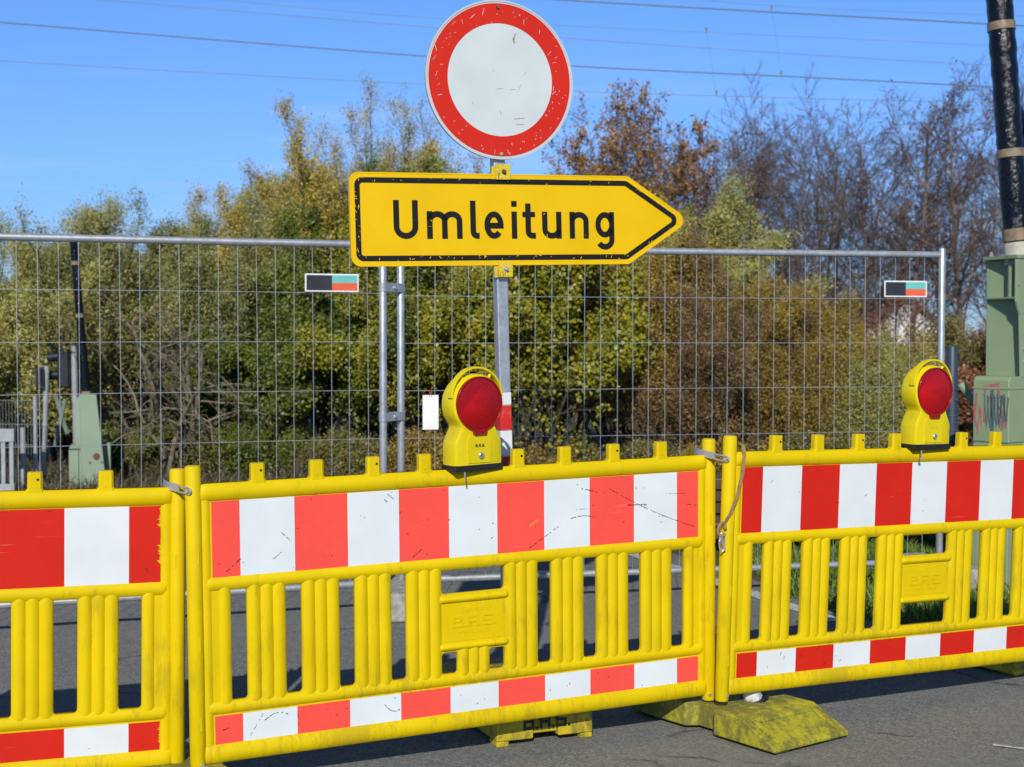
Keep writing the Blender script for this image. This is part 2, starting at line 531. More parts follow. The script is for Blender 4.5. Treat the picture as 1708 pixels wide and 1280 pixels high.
        for i in range(n - 1):
            quad = [L_[i], L_[i + 1], R_[i + 1], R_[i]]
            vs = [(p.x, y0, p.y) for p in quad] + [(p.x, y1, p.y) for p in quad]
            s.add(vs, [(0, 1, 2, 3), (7, 6, 5, 4), (0, 4, 5, 1), (1, 5, 6, 2), (2, 6, 7, 3), (3, 7, 4, 0)], mi)
    def mesh(s, me, mi=0, mat=None):
        s.add([tuple(v.co) for v in me.vertices], [tuple(p.vertices) for p in me.polygons], mi, mat)
    def build(s, name, mats, parent=None, smooth=35, bevel=0, seg=2, shear=None):
        me = bpy.data.meshes.new(name)
        me.from_pydata(s.v, [], s.f)
        for m in (mats if isinstance(mats, (list, tuple)) else [mats]):
            me.materials.append(M[m] if isinstance(m, str) else m)
        me.polygons.foreach_set('material_index', s.mi)
        bm = bmesh.new(); bm.from_mesh(me)
        bmesh.ops.recalc_face_normals(bm, faces=bm.faces)
        bm.to_mesh(me); bm.free()
        if smooth:
            me.shade_smooth()
            me.set_sharp_from_angle(angle=math.radians(smooth))
        o = bpy.data.objects.new(name, me)
        C.objects.link(o)
        o.parent = parent
        if bevel:
            b = o.modifiers.new('bevel', 'BEVEL')
            b.width = bevel; b.segments = seg; b.limit_method = 'ANGLE'; b.angle_limit = math.radians(40)
            b.harden_normals = True
        return o

def tag(o, label=None, cat=None, group=None, kind=None):
    if label: o['label'] = label
    if cat: o['category'] = cat
    if group: o['group'] = group
    if kind: o['kind'] = kind
    return o
def empty(name, loc=(0, 0, 0), rot=(0, 0, 0)):
    o = bpy.data.objects.new(name, None)
    o.empty_display_size = .1
    C.objects.link(o)
    o.location = loc; o.rotation_euler = rot
    return o
def arc(cx, cz, rx, rz, a0, a1, n=10):
    return [(cx + rx * math.cos(math.radians(a0 + (a1 - a0) * i / n)), cz + rz * math.sin(math.radians(a0 + (a1 - a0) * i / n))) for i in range(n + 1)]
def rrect(x0, x1, z0, z1, r, n=4):
    return arc(x1 - r, z1 - r, r, r, 0, 90, n) + arc(x0 + r, z1 - r, r, r, 90, 180, n) + arc(x0 + r, z0 + r, r, r, 180, 270, n) + arc(x1 - r, z0 + r, r, r, 270, 360, n)
def plate_mesh(outline, holes, half, bev):
    """flat plate with holes and rounded edges (local x,z; thickness along y)"""
    cu = bpy.data.curves.new('plate', 'CURVE')
    cu.dimensions = '2D'; cu.fill_mode = 'BOTH'
    cu.extrude = half - bev; cu.bevel_depth = bev; cu.bevel_resolution = 2; cu.offset = -bev
    for poly in [outline] + holes:
        sp = cu.splines.new('POLY')
        sp.points.add(len(poly) - 1)
        for p, (x, z) in zip(sp.points, poly):
            p.co = (x, z, 0, 1)
        sp.use_cyclic_u = True
    ob = bpy.data.objects.new('plate', cu)
    C.objects.link(ob)
    me = bpy.data.meshes.new_from_object(ob.evaluated_get(bpy.context.evaluated_depsgraph_get()))
    bpy.data.objects.remove(ob)
    me.transform(Matrix(((1, 0, 0, 0), (0, 0, -1, 0), (0, 1, 0, 0), (0, 0, 0, 1))))
    return me
def text_mesh(body, size, half=.002):
    cu = bpy.data.curves.new('text', 'FONT')
    cu.body = body; cu.size = size; cu.extrude = half; cu.align_x = 'CENTER'; cu.resolution_u = 3
    ob = bpy.data.objects.new('text', cu)
    C.objects.link(ob)
    me = bpy.data.meshes.new_from_object(ob.evaluated_get(bpy.context.evaluated_depsgraph_get()))
    bpy.data.objects.remove(ob)
    me.transform(Matrix(((1, 0, 0, 0), (0, 0, -1, 0), (0, 1, 0, 0), (0, 0, 0, 1))))
    return me
def initials(mb, x, z, h, wd, stroke, y0, y1, mi=0, gap=.35):
    """the squared-off letters B.A.S. starting at x, baseline z"""
    a = stroke / 2
    def B(x):
        mb.ribbon([(x + a, z), (x + a, z + h - a), (x + wd - a * 1.6, z + h - a), (x + wd - a * 1.6, z + h * .53)], stroke, y0, y1, mi)
        mb.ribbon([(x + stroke, z + h * .53), (x + wd - a, z + h * .53), (x + wd - a, z + a), (x + stroke, z + a)], stroke, y0 , y1, mi)
    def A(x):
        mb.ribbon([(x + a, z), (x + a, z + h - a), (x + wd - a, z + h - a), (x + wd - a, z)], stroke, y0, y1, mi)
        mb.ribbon([(x + stroke, z + h * .45), (x + wd - stroke, z + h * .45)], stroke, y0, y1, mi)
    def Sx(x):
        mb.ribbon([(x + wd, z + h - a), (x + a, z + h - a), (x + a, z + h / 2), (x + wd - a, z + h / 2), (x + wd - a, z + a), (x, z + a)], stroke, y0, y1, mi)
    for fn in (B, A, Sx):
        fn(x)
        mb.box(x + wd + stroke * .55, x + wd + stroke * 1.55, y0, y1, z, z + stroke, mi)
        x += wd + stroke * 2.3
    return x


# ------------------------------------------------------------------ ground
def sheet_obj(name, poly, z, mat):
    mb = MB()
    mb.add([(x, y, z) for x, y in poly], [tuple(range(len(poly)))])
    return tag(mb.build(name, mat, smooth=0), kind='structure')
sheet_obj('ground', [(-900, -300), (900, -300), (900, 1500), (-900, 1500)], -.012, 'soil')
sheet_obj('road', [(-40, -12), (40, -12), (40, 7.35), (2.05, 7.40), (1.76, 7.66), (1.55, 8.6), (1.15, 9.75), (.35, 12.0), (-.1, 13.2), (-40, 13.4)], 0.0, 'asphalt')
def road_line(name, a, b, wd, z):
    a, b = Vector(a), Vector(b)
    d = (b - a).normalized(); nn = Vector((-d.y, d.x)) * wd / 2
    rnd = random.Random(5)
    L, R_ = [], []
    N = 26
    for i in range(N + 1):
        p = a + (b - a) * i / N
        L.append(p + nn * (1 + rnd.uniform(-.12, .12))); R_.append(p - nn * (1 + rnd.uniform(-.12, .12)))
    mb = MB()
    for i in range(N):
        mb.add([(*L[i], z), (*L[i + 1], z), (*R_[i + 1], z), (*R_[i], z)], [(0, 1, 2, 3)])
    return tag(mb.build(name, 'line_white', smooth=0), kind='structure')
road_line('road_marking', (1.70, 7.50), (.78, 9.95), .11, .004)
road_line('road_marking', (1.76, 5.22), (2.3, 4.93), .022, .004)

# ------------------------------------------------------------------ barriers
BAR_GROUP = 'yellow plastic road barriers with red and white stripes'
def barrier(loc, rot, pitch, slot_w, lamps, reds, whites, label, wide_window=False, torn=False, seed=1, emboss=True):
    end = .113
    W = 2 * end + 9 * pitch + slot_w
    mid = W / 2
    root = empty('road_barrier', loc, rot)
    tag(root, label, 'barrier', BAR_GROUP)
    sl_x = [end + pitch * i for i in range(10)]
    holes = [rrect(x, x + slot_w, .222, .594, .013) for i, x in enumerate(sl_x) if i not in (4, 5)]
    cx0, cx1 = sl_x[4], sl_x[5] + slot_w
    holes.append(rrect(cx0, cx1, .505, .597, .013))
    if wide_window:
        holes.append(rrect(cx0, cx1, .222, .312, .013))
    else:
        holes.append(rrect(cx0, cx0 + slot_w + .004, .222, .298, .011))
        holes.append(rrect(cx1 - slot_w - .004, cx1, .222, .298, .011))
    pm = plate_mesh(rrect(0, W, .03, .93, .01), holes, .011, .006)
    mb = MB()
    mb.mesh(pm)
    for y0, sg in ((-.010, 1), (.010, -1)):
        b = MB()
        x0, x1 = .018, W - .018
        b.bead((x0, .911), (x1, .911), .058, .016, pw=.7)          # top rail
        b.bead((x0 + .016, .612), (x1 - .016, .612), .046, .0115, pw=.75)          # rail under the upper sheet
        b.bead((x0 + .016, .203), (x1 - .016, .203), .042, .0115, pw=.75)
        b.bead((x0, .054), (x1, .054), .064, .016, pw=.7)
        for i in range(9):
            if i == 4:
                continue
            g0, g1 = sl_x[i] + slot_w, sl_x[i + 1]
            bw = (g1 - g0 - .006) / 3
            for j in range(3):
                xc = g0 + .003 + bw * (j + .5)
                b.bead((xc, .205), (xc, .608), bw * 1.04, .010)
        if not wide_window:
            g0, g1 = cx0 + slot_w + .006, cx1 - slot_w - .006
            bw = (g1 - g0) / 3
            for j in range(3):
                xc = g0 + bw * (j + .5)
                b.bead((xc, .205), (xc, .318), bw * 1.0, .010)
        for xc in (sl_x[0] - .020, sl_x[9] + slot_w + .020):
            b.bead((xc, .205), (xc, .608), .040, .010)
        # frame of the name plate
        b.bead((cx0 - .012, .487), (cx1 + .012, .487), .032, .015)
        b.bead((cx0 - .012, .318 if not wide_window else .326), (cx1 + .012, .318 if not wide_window else .326), .028, .014)
        # moulded side lips next to the posts
        for xc in (.036, W - .036):
            b.bead((xc, .06), (xc, .90), .030, .006)
        vs = [(x, y0 + sg * y, z) for x, y, z in b.v]
        mb.add(vs, b.f)
    # seam ticks along the posts read as small raised pads
    body = mb.build('panel', 'yellow_plastic', root, smooth=50)
    for x in (0, W):
        p = MB()
        p.rod((x, 0, 0), (x, 0, 1.0), .0262, 20, bev=.32)
        for zc in (.70, .42, .16):
            s_ = 1 if x == 0 else -1
            p.box(x + s_ * .001, x + s_ * .010, -.0260, -.02, zc - .022, zc + .022)
        po = p.build('post', 'yellow_plastic', root)
        bo = MB()
        bo.tube([(x + (.008 if x == 0 else -.008), -.028, .026), (x + (.008 if x == 0 else -.008), -.0235, .026)], [.006, .0075], 10)
        bo.build('bolt', 'steel', po)
    # studs on the top rail
    offs = [.762, .562, .363, .177]
    sc_ = pitch / .185
    xs = [mid - o * sc_ for o in offs] + [mid + o * sc_ for o in reversed(offs)]
    for i, x in enumerate(xs):
        sm = MB()
        oct_ = [(-.016, -.020), (.016, -.020), (.023, -.012), (.023, .012), (.016, .020), (-.016, .020), (-.023, .012), (-.023, -.012)]
        def ringz(z, q):
            return [(x + a * q, b_ * min(q, .92), z) for a, b_ in oct_]
        vs = ringz(.925, 1.28) + ringz(.941, 1.22) + ringz(.944, 1.02) + ringz(.994, .98) + ringz(.998, .92)
        fs = [(r * 8 + k_, r * 8 + (k_ + 1) % 8, (r + 1) * 8 + (k_ + 1) % 8, (r + 1) * 8 + k_) for r in range(4) for k_ in range(8)] + [tuple(range(32, 40))]
        sm.add(vs, fs)
        if i % 2 == 0:
            sm.tube([(x + .008, -.0192, .975), (x + .008, -.0170, .975)], .0045, 8, 1)  # no hole is cut: a raised dark disc paints its inner shade
        else:
            sm.tube([(x - .004, -.0200, .951), (x - .004, -.017, .951)], .005, 8, 0)
        sm.build('stud', ['yellow_plastic', 'hole_shade_and_scuff'], root, smooth=30)
    # reflective sheets
    e = .055
    half = (W - 2 * e) / 20
    rnd = random.Random(seed)
    for z0, z1 in ((.632, .881), (.080, .177)):
        b = MB()
        edges = [e] + [e + half * (2 * i + 1) for i in range(10)] + [W - e]
        for i in range(11):
            a, c_ = edges[i], edges[i + 1]
            poly = [(a, z0), (c_, z0), (c_, z1), (a, z1)]
            if torn and i == 10:
                right = [(c_, z0 + (z1 - z0) * t) for t in (0,)]
                z = z0
                while z < z1 - .004:
                    if z > z1 - .065 or (z0 + .07 < z < z0 + .125):
                        right.append((c_ - rnd.uniform(.003, .013), z)); right.append((c_ - rnd.uniform(0, .002), z + .003))
                        z += rnd.uniform(.005, .011)
                    else:
                        right.append((c_ - rnd.uniform(0, .0015), z)); z += .012
                poly = [(a, z0)] + right + [(c_, z1), (a, z1)]
            b.prism(poly, -.0128, -.011, 0 if i % 2 == 0 else 1)
        b.build('reflective_sheet', [reds, whites], root, smooth=0)
    # moulded name plate
    n = MB()
    n.box(cx0 + .004, cx1 - .004, -.0125, -.010, .336 if not wide_window else .343, .470)
    npl = n.build('name_plate', 'yellow_plastic', root, bevel=.001)
    if emboss:
        t = MB()
        initials(t, mid - .083, .385, .040, .040, .0075, -.0150, -.0122)
        tm = text_mesh('www.bas.de', .025, .001)
        t.mesh(tm, 0, Matrix.Translation((mid, -.0132, .362)))
        if not wide_window:
            tm = text_mesh('Eigentum', .027, .001)
            t.mesh(tm, 0, Matrix.Translation((mid, -.0132, .438)))
        t.build('lettering', 'yellow_plastic', npl, smooth=0)
    return root, W, body

R2D = math.radians
bar_mid, W_MID, body_mid = barrier((-1.0201, 4.637, .0823), (.0167, -.0152, .428), .185, .054, 0, 'sheet_red_prism', 'sheet_white_prism',
    'middle yellow road barrier with pale coral red stripes and dark scuff marks', seed=2)
bar_right, W_R, body_r = barrier((.7874, 5.3628, .1282), (.0214, .0181, .4682), .185, .054, 0, 'sheet_red', 'sheet_white',
    'yellow road barrier with clean deep red stripes in front of the green grass', wide_window=True, seed=3)
W2 = 2 * .113 + 9 * .2 + .0727
_yaw = .3532
_off = 2.28 - W2
bar_left, W_L, body_l = barrier((-3.2401 + _off * math.cos(_yaw), 3.8874 + _off * math.sin(_yaw), .091), (.0003, .0114, _yaw), .2, .0727, 0, 'sheet_red', 'sheet_white',
    'yellow road barrier whose red stripe ends ragged, cut off by the left edge', torn=True, seed=4)

# scuffs on the middle barrier's upper sheet: the tyre and rope marks the photo shows
def scuffs():
    rnd = random.Random(8)
    mb = MB()
    def dotted(p, q, wd, n, sag=0, gap=.35, mi=0):
        for i in range(n):
            if rnd.random() < gap * .5:
                continue
            t0, t1 = i / n, (i + 1 - gap * rnd.uniform(.4, 1)) / n
            f = lambda t: (p[0] + (q[0] - p[0]) * t, p[1] + (q[1] - p[1]) * t - sag * math.sin(math.pi * t) + rnd.uniform(-.0008, .0008))
            mb.ribbon([f(t0), f(t1)], wd * rnd.uniform(.5, 1.2), -.0134, -.0128, mi)
    dotted((1.510, .838), (1.875, .672), .0026, 60, .012)
    dotted((1.58, .772), (1.67, .768), .005, 14)
    dotted((1.40, .843), (1.455, .830), .004, 12)
    dotted((1.355, .738), (1.455, .735), .003, 18, -.008)
    dotted((1.375, .77), (1.43, .768), .0015, 10)
    dotted((1.185, .64), (1.305, .713), .003, 24)
    dotted((1.19, .722), (1.225, .742), .004, 6, 0, .2, 1)
    dotted((1.72, .72), (1.75, .722), .002, 5)
    dotted((1.83, .76), (1.885, .752), .0025, 8)
    dotted((1.75, .803), (1.84, .80), .0015, 12)
    dotted((.285, .765), (.315, .735), .0025, 7)
    dotted((.255, .678), (.285, .70), .002, 6)
    dotted((.10, .65), (.15, .69), .003, 8)
    dotted((.745, .645), (.78, .672), .0025, 8)
    dotted((.64, .855), (.665, .835), .003, 6); dotted((.655, .87), (.68, .85), .003, 6)
    dotted((.17, .10), (.215, .17), .0022, 12); dotted((.22, .145), (.30, .155), .003, 10, -.015)
    dotted((.33, .16), (.335, .11), .0022, 7); dotted((.63, .155), (.70, .125), .0022, 10, .02)
    dotted((.08, .13), (.105, .135), .004, 5)
    for _ in range(46):
        x, z = rnd.uniform(.07, 1.87), rnd.choice((rnd.uniform(.64, .875), rnd.uniform(.64, .875), rnd.uniform(.085, .17)))
        a = rnd.uniform(0, 3.14); l_ = rnd.uniform(.002, .008)
        mb.ribbon([(x, z), (x + l_ * math.cos(a), z + l_ * math.sin(a))], rnd.uniform(.0012, .003), -.0134, -.0128, 0)
    mb.build('scuff_marks', ['hole_shade_and_scuff', 'clamp_yellow'], bar_mid, smooth=0)
scuffs()
def scuff_others():
    rnd = random.Random(21)
    for root, W in ((bar_right, W_R), (bar_left, W_L)):
        mb = MB()
        for _ in range(26):
            x, z = rnd.uniform(.07, W - .08), rnd.choice((rnd.uniform(.64, .875), rnd.uniform(.085, .17)))
            a = rnd.uniform(0, 3.14); l_ = rnd.uniform(.002, .02)
            mb.ribbon([(x, z), (x + l_ * math.cos(a), z + l_ * math.sin(a))], rnd.uniform(.0008, .002), -.0134, -.0128, 0)
        mb.build('scuff_marks', ['hole_shade_and_scuff'], root, smooth=0)
scuff_others()

# ------------------------------------------------------------------ foot plates
FOOT_GROUP = 'recycled plastic barrier foot plates'
def foot(corner, yaw, label, mat, group=FOOT_GROUP, length=.80, width=.40, h=.105, written=False):
    """corner = front left bottom corner; length runs away from the viewer"""
    root = empty('barrier_foot', (corner[0], corner[1], 0), (0, 0, yaw))
    tag(root, label, 'foot plate', group)
    mb = MB()
    # side profile (y,z), extruded along x
    prof = [(0, .012), (0, .030), (.17, h), (length - .17, h), (length, .030), (length, .012)]
    def slab(x0, x1, y0=None, y1=None, dz=0):
        pf = [(max(y0 if y0 is not None else -1, min(y1 if y1 is not None else 9, y)), z) for y, z in prof]
        vs = [(x0, y, z - dz) for y, z in pf] + [(x1, y, z - dz) for y, z in pf]
        n_ = len(pf)
        mb.add(vs, [tuple(range(n_)), tuple(range(2 * n_ - 1, n_ - 1, -1))] + [(i, (i + 1) % n_, (i + 1) % n_ + n_, i + n_) for i in range(n_)])
    # core with waist notches on both sides
    out = [(0, 0), (width, 0), (width, length * .40), (width - .045, length * .44), (width - .045, length * .56), (width, length * .60), (width, length), (0, length), (0, length * .60), (.045, length * .56), (.045, length * .44), (0, length * .40)]
    def top(y):
        return .030 + (h - .030) * min(1, y / .17, (length - y) / .17)
    dense = []
    for i in range(len(out)):
        a, b = out[i], out[(i + 1) % len(out)]
        ts = [0]
        if abs(a[0] - b[0]) < 1e-6:
            for yb in (.17, length - .17):
                t = (yb - a[1]) / (b[1] - a[1])
                if .01 < t < .99: ts.append(t)
        for t in sorted(ts):
            dense.append((a[0] + (b[0] - a[0]) * t, a[1] + (b[1] - a[1]) * t))
    n_ = len(dense)
    vs = [(x, y, .012) for x, y in dense] + [(x, y, top(y)) for x, y in dense]
    fs = [tuple(range(n_ - 1, -1, -1))] + [(i, (i + 1) % n_, (i + 1) % n_ + n_, i + n_) for i in range(n_)]
    # top: sloped front, flat middle, sloped back
    idx = lambda cond: [i + n_ for i, p in enumerate(dense) if cond(p[1])]
    fs += [tuple(idx(lambda y: y < .1701)), tuple(idx(lambda y: .1699 < y < length - .1699)), tuple(idx(lambda y: y > length - .1701))]
    mb.add(vs, fs)
    for x in (.03, width - .10):                     # little feet under the slab
        for y in (.02, length * .3, length * .62, length - .1):
            mb.box(x, x + .07, y, y + .08, -.001, .0125)
    mb.build('slab', mat, root, smooth=30, bevel=.007, seg=3)
    for yy, sgn in ((0, 1), (length, -1)):           # raised border leaving a sunk field on each slope
        r = MB()
        sl_ = (h - .030) / .17
        for (xa, xb, ya, yb) in ((.03, .055, .02, .15), (width - .055, width - .03, .02, .15), (.055, width - .055, .128, .15)):
            v8 = []
            for dz in (.000, .006):
                for (x, y) in ((xa, ya), (xb, ya), (xb, yb), (xa, yb)):
                    v8.append((x, yy + sgn * y, .030 + sl_ * y + dz))
            r.add(v8, [(3, 2, 1, 0), (4, 5, 6, 7), (0, 1, 5, 4), (1, 2, 6, 5), (2, 3, 7, 6), (3, 0, 4, 7)])
        r.build('grip_rim', mat, root, smooth=0, bevel=.003)
    return root
FY = math.atan2(.24, .32)
foot((.935, 5.07), FY, 'mossy olive foot plate with a white crumpled plug, under the middle and right barrier', 'foot_plastic', length=.77)
foot((2.205, 6.255), FY - .05, 'shaded yellow foot plate under the right barrier at the right edge of the photo', 'foot_yellow')
foot((-1.10, 4.17), FY - .05, 'yellow foot plate barely showing under the left end of the middle barrier', 'foot_plastic')

def sign_foot():
    root = empty('sign_base', (-.055, 5.185, 0), (0, 0, .385))
    tag(root, 'yellow lettered base block in the shade under the middle barrier', 'sign base')
    mb = MB()
    mb.prism([(0, .02), (.145, .02), (.145, .135), (0, .135)], 0, .80)
    mb.prism([(.245, .02), (.385, .02), (.385, .135), (.245, .135)], 0, .80)
    mb.prism([(.145, .035), (.245, .035), (.245, .130), (.145, .130)], .012, .788)
    for x in (0, .335):
        for y in (0, .36, .72):
            mb.box(x, x + .05, y + .002, y + .078, -.001, .021)
    mb.build('block', 'foot_yellow', root, smooth=0, bevel=.006)
    t = MB()
    initials(t, .105, .055, .055, .042, .010, -.0025, .0004)
    t.build('lettering', 'letter_black', root, smooth=0)
sign_foot()

# white crumpled cap in the socket of the foot plate
def cap():
    p = at(1256, 1180, 5.52); p.z = .107
    rnd = random.Random(3)
    n, R_ = 18, .034
    mb = MB()
    prev = None
    rows = [(0, 1.0), (.014, 1.03), (.032, 1.0), (.046, .95), (.050, .7), (.040, .45), (.043, .1)]
    vs, fs = [], []
    for i, (z, q) in enumerate(rows):
        for k_ in range(n):
            a = 2 * math.pi * k_ / n
            rr = R_ * q * (1 + .10 * rnd.uniform(-1, 1))
            vs.append((rr * math.cos(a), rr * math.sin(a), z + .005 * rnd.uniform(-1, 1) * (i > 0)))
    for i in range(len(rows) - 1):
        for k_ in range(n):
            fs.append((i * n + k_, i * n + (k_ + 1) % n, (i + 1) * n + (k_ + 1) % n, (i + 1) * n + k_))
    fs.append(tuple((len(rows) - 1) * n + k_ for k_ in range(n)))
    mb.add(vs, fs)
    o = empty('plug_cap', p, (.12, -.15, 0))
    mb.build('plug', 'plug_white', o, smooth=20)
    rg = MB(); rg.prism(arc(0, 0, .060, .052, 0, 345, 23), 0, .005)
    rg.v = [(x, z, y - .002) for x, y, z in rg.v]
    rg.build('rubber_ring', 'black_rubber', o)
    tag(o, 'small white crumpled plug sticking out of the mossy foot plate', 'cap')
cap()

# ------------------------------------------------------------------ warning lamps
def lamp(parent_root, x, label, yaw_extra, name_black=True):
    base = parent_root.matrix_basis
    rot = Euler(parent_root.rotation_euler)
    m = Matrix.Translation(parent_root.location) @ rot.to_matrix().to_4x4()
    root = empty('warning_lamp', m @ Vector((x, -.004, .930)))
    root.rotation_euler = (rot.x, rot.y, rot.z + yaw_extra)
    root.scale = (.965, .965, .965)
    tag(root, label, 'warning lamp', 'red warning lamps on the barriers')
    Lz, Rr = .246, .108
    # front outline
    def outline(hw=.103, neck=.072, q=1.0):
        left = [(-hw * q, .026), (-hw * q, .100), (-hw * .97 * q, .112), (-neck * 1.06 * q, .160)]
        a0 = math.degrees(math.asin((.160 - Lz + .012) / Rr)) if abs((.160 - Lz + .012) / Rr) < 1 else -50
        cir = arc(0, Lz, Rr * q, Rr * q, 180 - a0, a0, 26)
        right = [(-x_, z_) for x_, z_ in reversed(left)]
        return left + cir + right
    o1 = outline()
    body = MB()
    n = len(o1)
    depth = .088
    # rings: front bevel, front, back, back bevel
    def ringpts(q, y):
        return [(px_ * q, y, (pz - .16) * (q if pz > .03 else 1) + .16) for px_, pz in o1]
    rings = [ringpts(.90, -depth / 2 - .0), ringpts(.97, -depth / 2 + .004), ringpts(1.0, -depth / 2 + .014), ringpts(1.0, depth / 2 - .014), ringpts(.97, depth / 2 - .004), ringpts(.90, depth / 2)]
    vs = [p for r in rings for p in r]
    fs = []
    for i in range(len(rings) - 1):
        for k_ in range(n):
            fs.append((i * n + k_, i * n + (k_ + 1) % n, (i + 1) * n + (k_ + 1) % n, (i + 1) * n + k_))
    fs.append(tuple((len(rings) - 1) * n + k_ for k_ in range(n)))
    # front face ring around the lens opening: strip between outline and circle
    cir = []
    for (px_, pz) in o1:
        a = math.atan2(pz - Lz, px_)
        cir.append((.098 * math.cos(a), .098 * math.sin(a) + Lz))
    o_ = len(vs)
    vs += [(a, -depth / 2, b) for a, b in cir]
    for k_ in range(n - 1):
        fs.append((k_, k_ + 1, o_ + k_ + 1, o_ + k_))
    fs.append((n - 1, 0, o_, o_ + n - 1))
    # sunk rim
    o2 = len(vs)
    vs += [(a, -depth / 2 + .02, b) for a, b in cir]
    for k_ in range(n):
        fs.append((o_ + k_, o_ + (k_ + 1) % n, o2 + (k_ + 1) % n, o2 + k_))
    body.add(vs, fs)
    # recessed central field below the lens
    body.prism([(-.048, .034), (.048, .034), (.052, .115), (.042, .134), (-.042, .134), (-.052, .115)], -depth / 2 - .003, -depth / 2 + .002)
    bo = body.build('housing', 'yellow_lamp', root, smooth=38)
    # carrying handle
    h = MB()
    path = []
    for i in range(25):
        a = math.radians(12 + 156 * i / 24)
        rr = .111 + .019 * math.sin(math.pi * i / 24)
        path.append((rr * math.cos(a), .004, Lz + rr * math.sin(a)))
    vs, fs = [], []
    for i, (px_, py_, pz) in enumerate(path):
        d = Vector((px_, 0, pz - Lz)).normalized()
        for (rr, yy) in ((-.0035, -.036), (.0035, -.036), (.004, -.010), (-.003, -.010)):
            vs.append((px_ + d.x * rr, yy, pz + d.z * rr))
    for i in range(len(path) - 1):
        for k_ in range(4):
            fs.append((i * 4 + k_, i * 4 + (k_ + 1) % 4, (i + 1) * 4 + (k_ + 1) % 4, (i + 1) * 4 + k_))
    fs += [(3, 2, 1, 0), tuple(len(vs) - 4 + k_ for k_ in range(4))]
    h.add(vs, fs)
    for a in (58, 122):
        c_, s_ = math.cos(math.radians(a)), math.sin(math.radians(a))
        h.tube([(c_ * .102, -.022, Lz + s_ * .102), (c_ * .128, -.022, Lz + s_ * .128)], .006, 6)
    h.build('handle', 'yellow_lamp', root, bevel=.0015)
    # lens, reflector, tab
    l = MB()
    N, Rn = 40, 7
    vs, fs = [(0, -depth / 2 - .014, Lz)], []
    for j in range(1, Rn + 1):
        r_ = .0972 * j / Rn
        for k_ in range(N):
            a = 2 * math.pi * k_ / N
            vs.append((r_ * math.cos(a), -depth / 2 - .014 + .011 * (j / Rn) ** 2.4, Lz + r_ * math.sin(a)))
    for k_ in range(N):
        fs.append((0, 1 + (k_ + 1) % N, 1 + k_))
    for j in range(Rn - 1):
        for k_ in range(N):
            A = 1 + j * N + k_; B = 1 + j * N + (k_ + 1) % N
            fs.append((A, B, B + N, A + N))
    l.add(vs, fs)
    le = l.build('lens', 'red_lens', root, smooth=60)
    r = MB()
    vs, fs = [(0, .034, Lz)], []
    for j in range(1, 6):
        r_ = .096 * j / 5
        for k_ in range(N):
            a = 2 * math.pi * k_ / N
            vs.append((r_ * math.cos(a), .034 - .072 * (j / 5) ** 1.7, Lz + r_ * math.sin(a)))
    for k_ in range(N):
        fs.append((0, 1 + (k_ + 1) % N, 1 + k_))
    for j in range(4):
        for k_ in range(N):
            A = 1 + j * N + k_; B = 1 + j * N + (k_ + 1) % N
            fs.append((A, B, B + N, A + N))
    r.add(vs, fs)
    r.build('reflector', 'lamp_reflector', root, smooth=60)
    rim = MB()
    rim.ring(arc(0, Lz, .0995, .0995, 0, 351, 39), arc(0, Lz, .0935, .0935, 0, 351, 39), -depth / 2 - .008, -depth / 2 + .006)
    rim.prism([(-.026, Lz - .111), (.026, Lz - .111), (.030, Lz - .090), (-.030, Lz - .090)], -depth / 2 - .012, -depth / 2 + .004)
    rim.build('lens_rim', 'lens_plastic', root, bevel=.0015)
    f = MB()
    f.box(-.1045, .1045, -depth / 2 - .0025, depth / 2 + .0025, .004, .028)
    f.box(-.02, .02, -.015, .015, -.012, .005)
    f.build('foot', 'black_rubber', root, bevel=.004)
    s_ = MB()
    s_.tube([(.006, -depth / 2 - .008, .060), (.006, -depth / 2 - .0105, .060)], [.0115, .009], 16)
    s_.tube([(.006, -depth / 2 - .0105, .060), (.006, -depth / 2 - .0098, .060)], [.006, .004], 12)
    s_.tube([(.006, -depth / 2, .060), (.006, -depth / 2 - .008, .060)], [.0125, .0115], 16)
    s_.build('lock_bolt', 'steel', root)
    t = MB()
    initials(t, -.018, .091, .0105, .009, .0024, -depth / 2 - .0036, -depth / 2 - .0028)
    if name_black:
        t.build('lettering', 'letter_black', root, smooth=0)
    else:
        t.build('lettering', 'clamp_yellow', root, smooth=0)
    pin = MB()
    pin.tube([(-.062, -depth / 2 + .002, .006), (-.060, -depth / 2 + .002, -.030)], [.0028, .0028], 8)
    if not name_black:
        pin.tube([(-.060, -depth / 2 + .002, -.028), (-.060, -depth / 2 + .002, -.036)], [.006, .006], 8)
    pin.build('pin', 'steel', root)
    return root
worn('lens_plastic', (.30, .006, .008), rough=.25, amount=.1)
lamp(bar_mid, .974, 'yellow red-lensed warning lamp with black initials, on the middle barrier beside the sign post', .20)
lamp(bar_right, .948, 'yellow warning lamp with red lens on the right barrier, by the fence end post', .07, False)

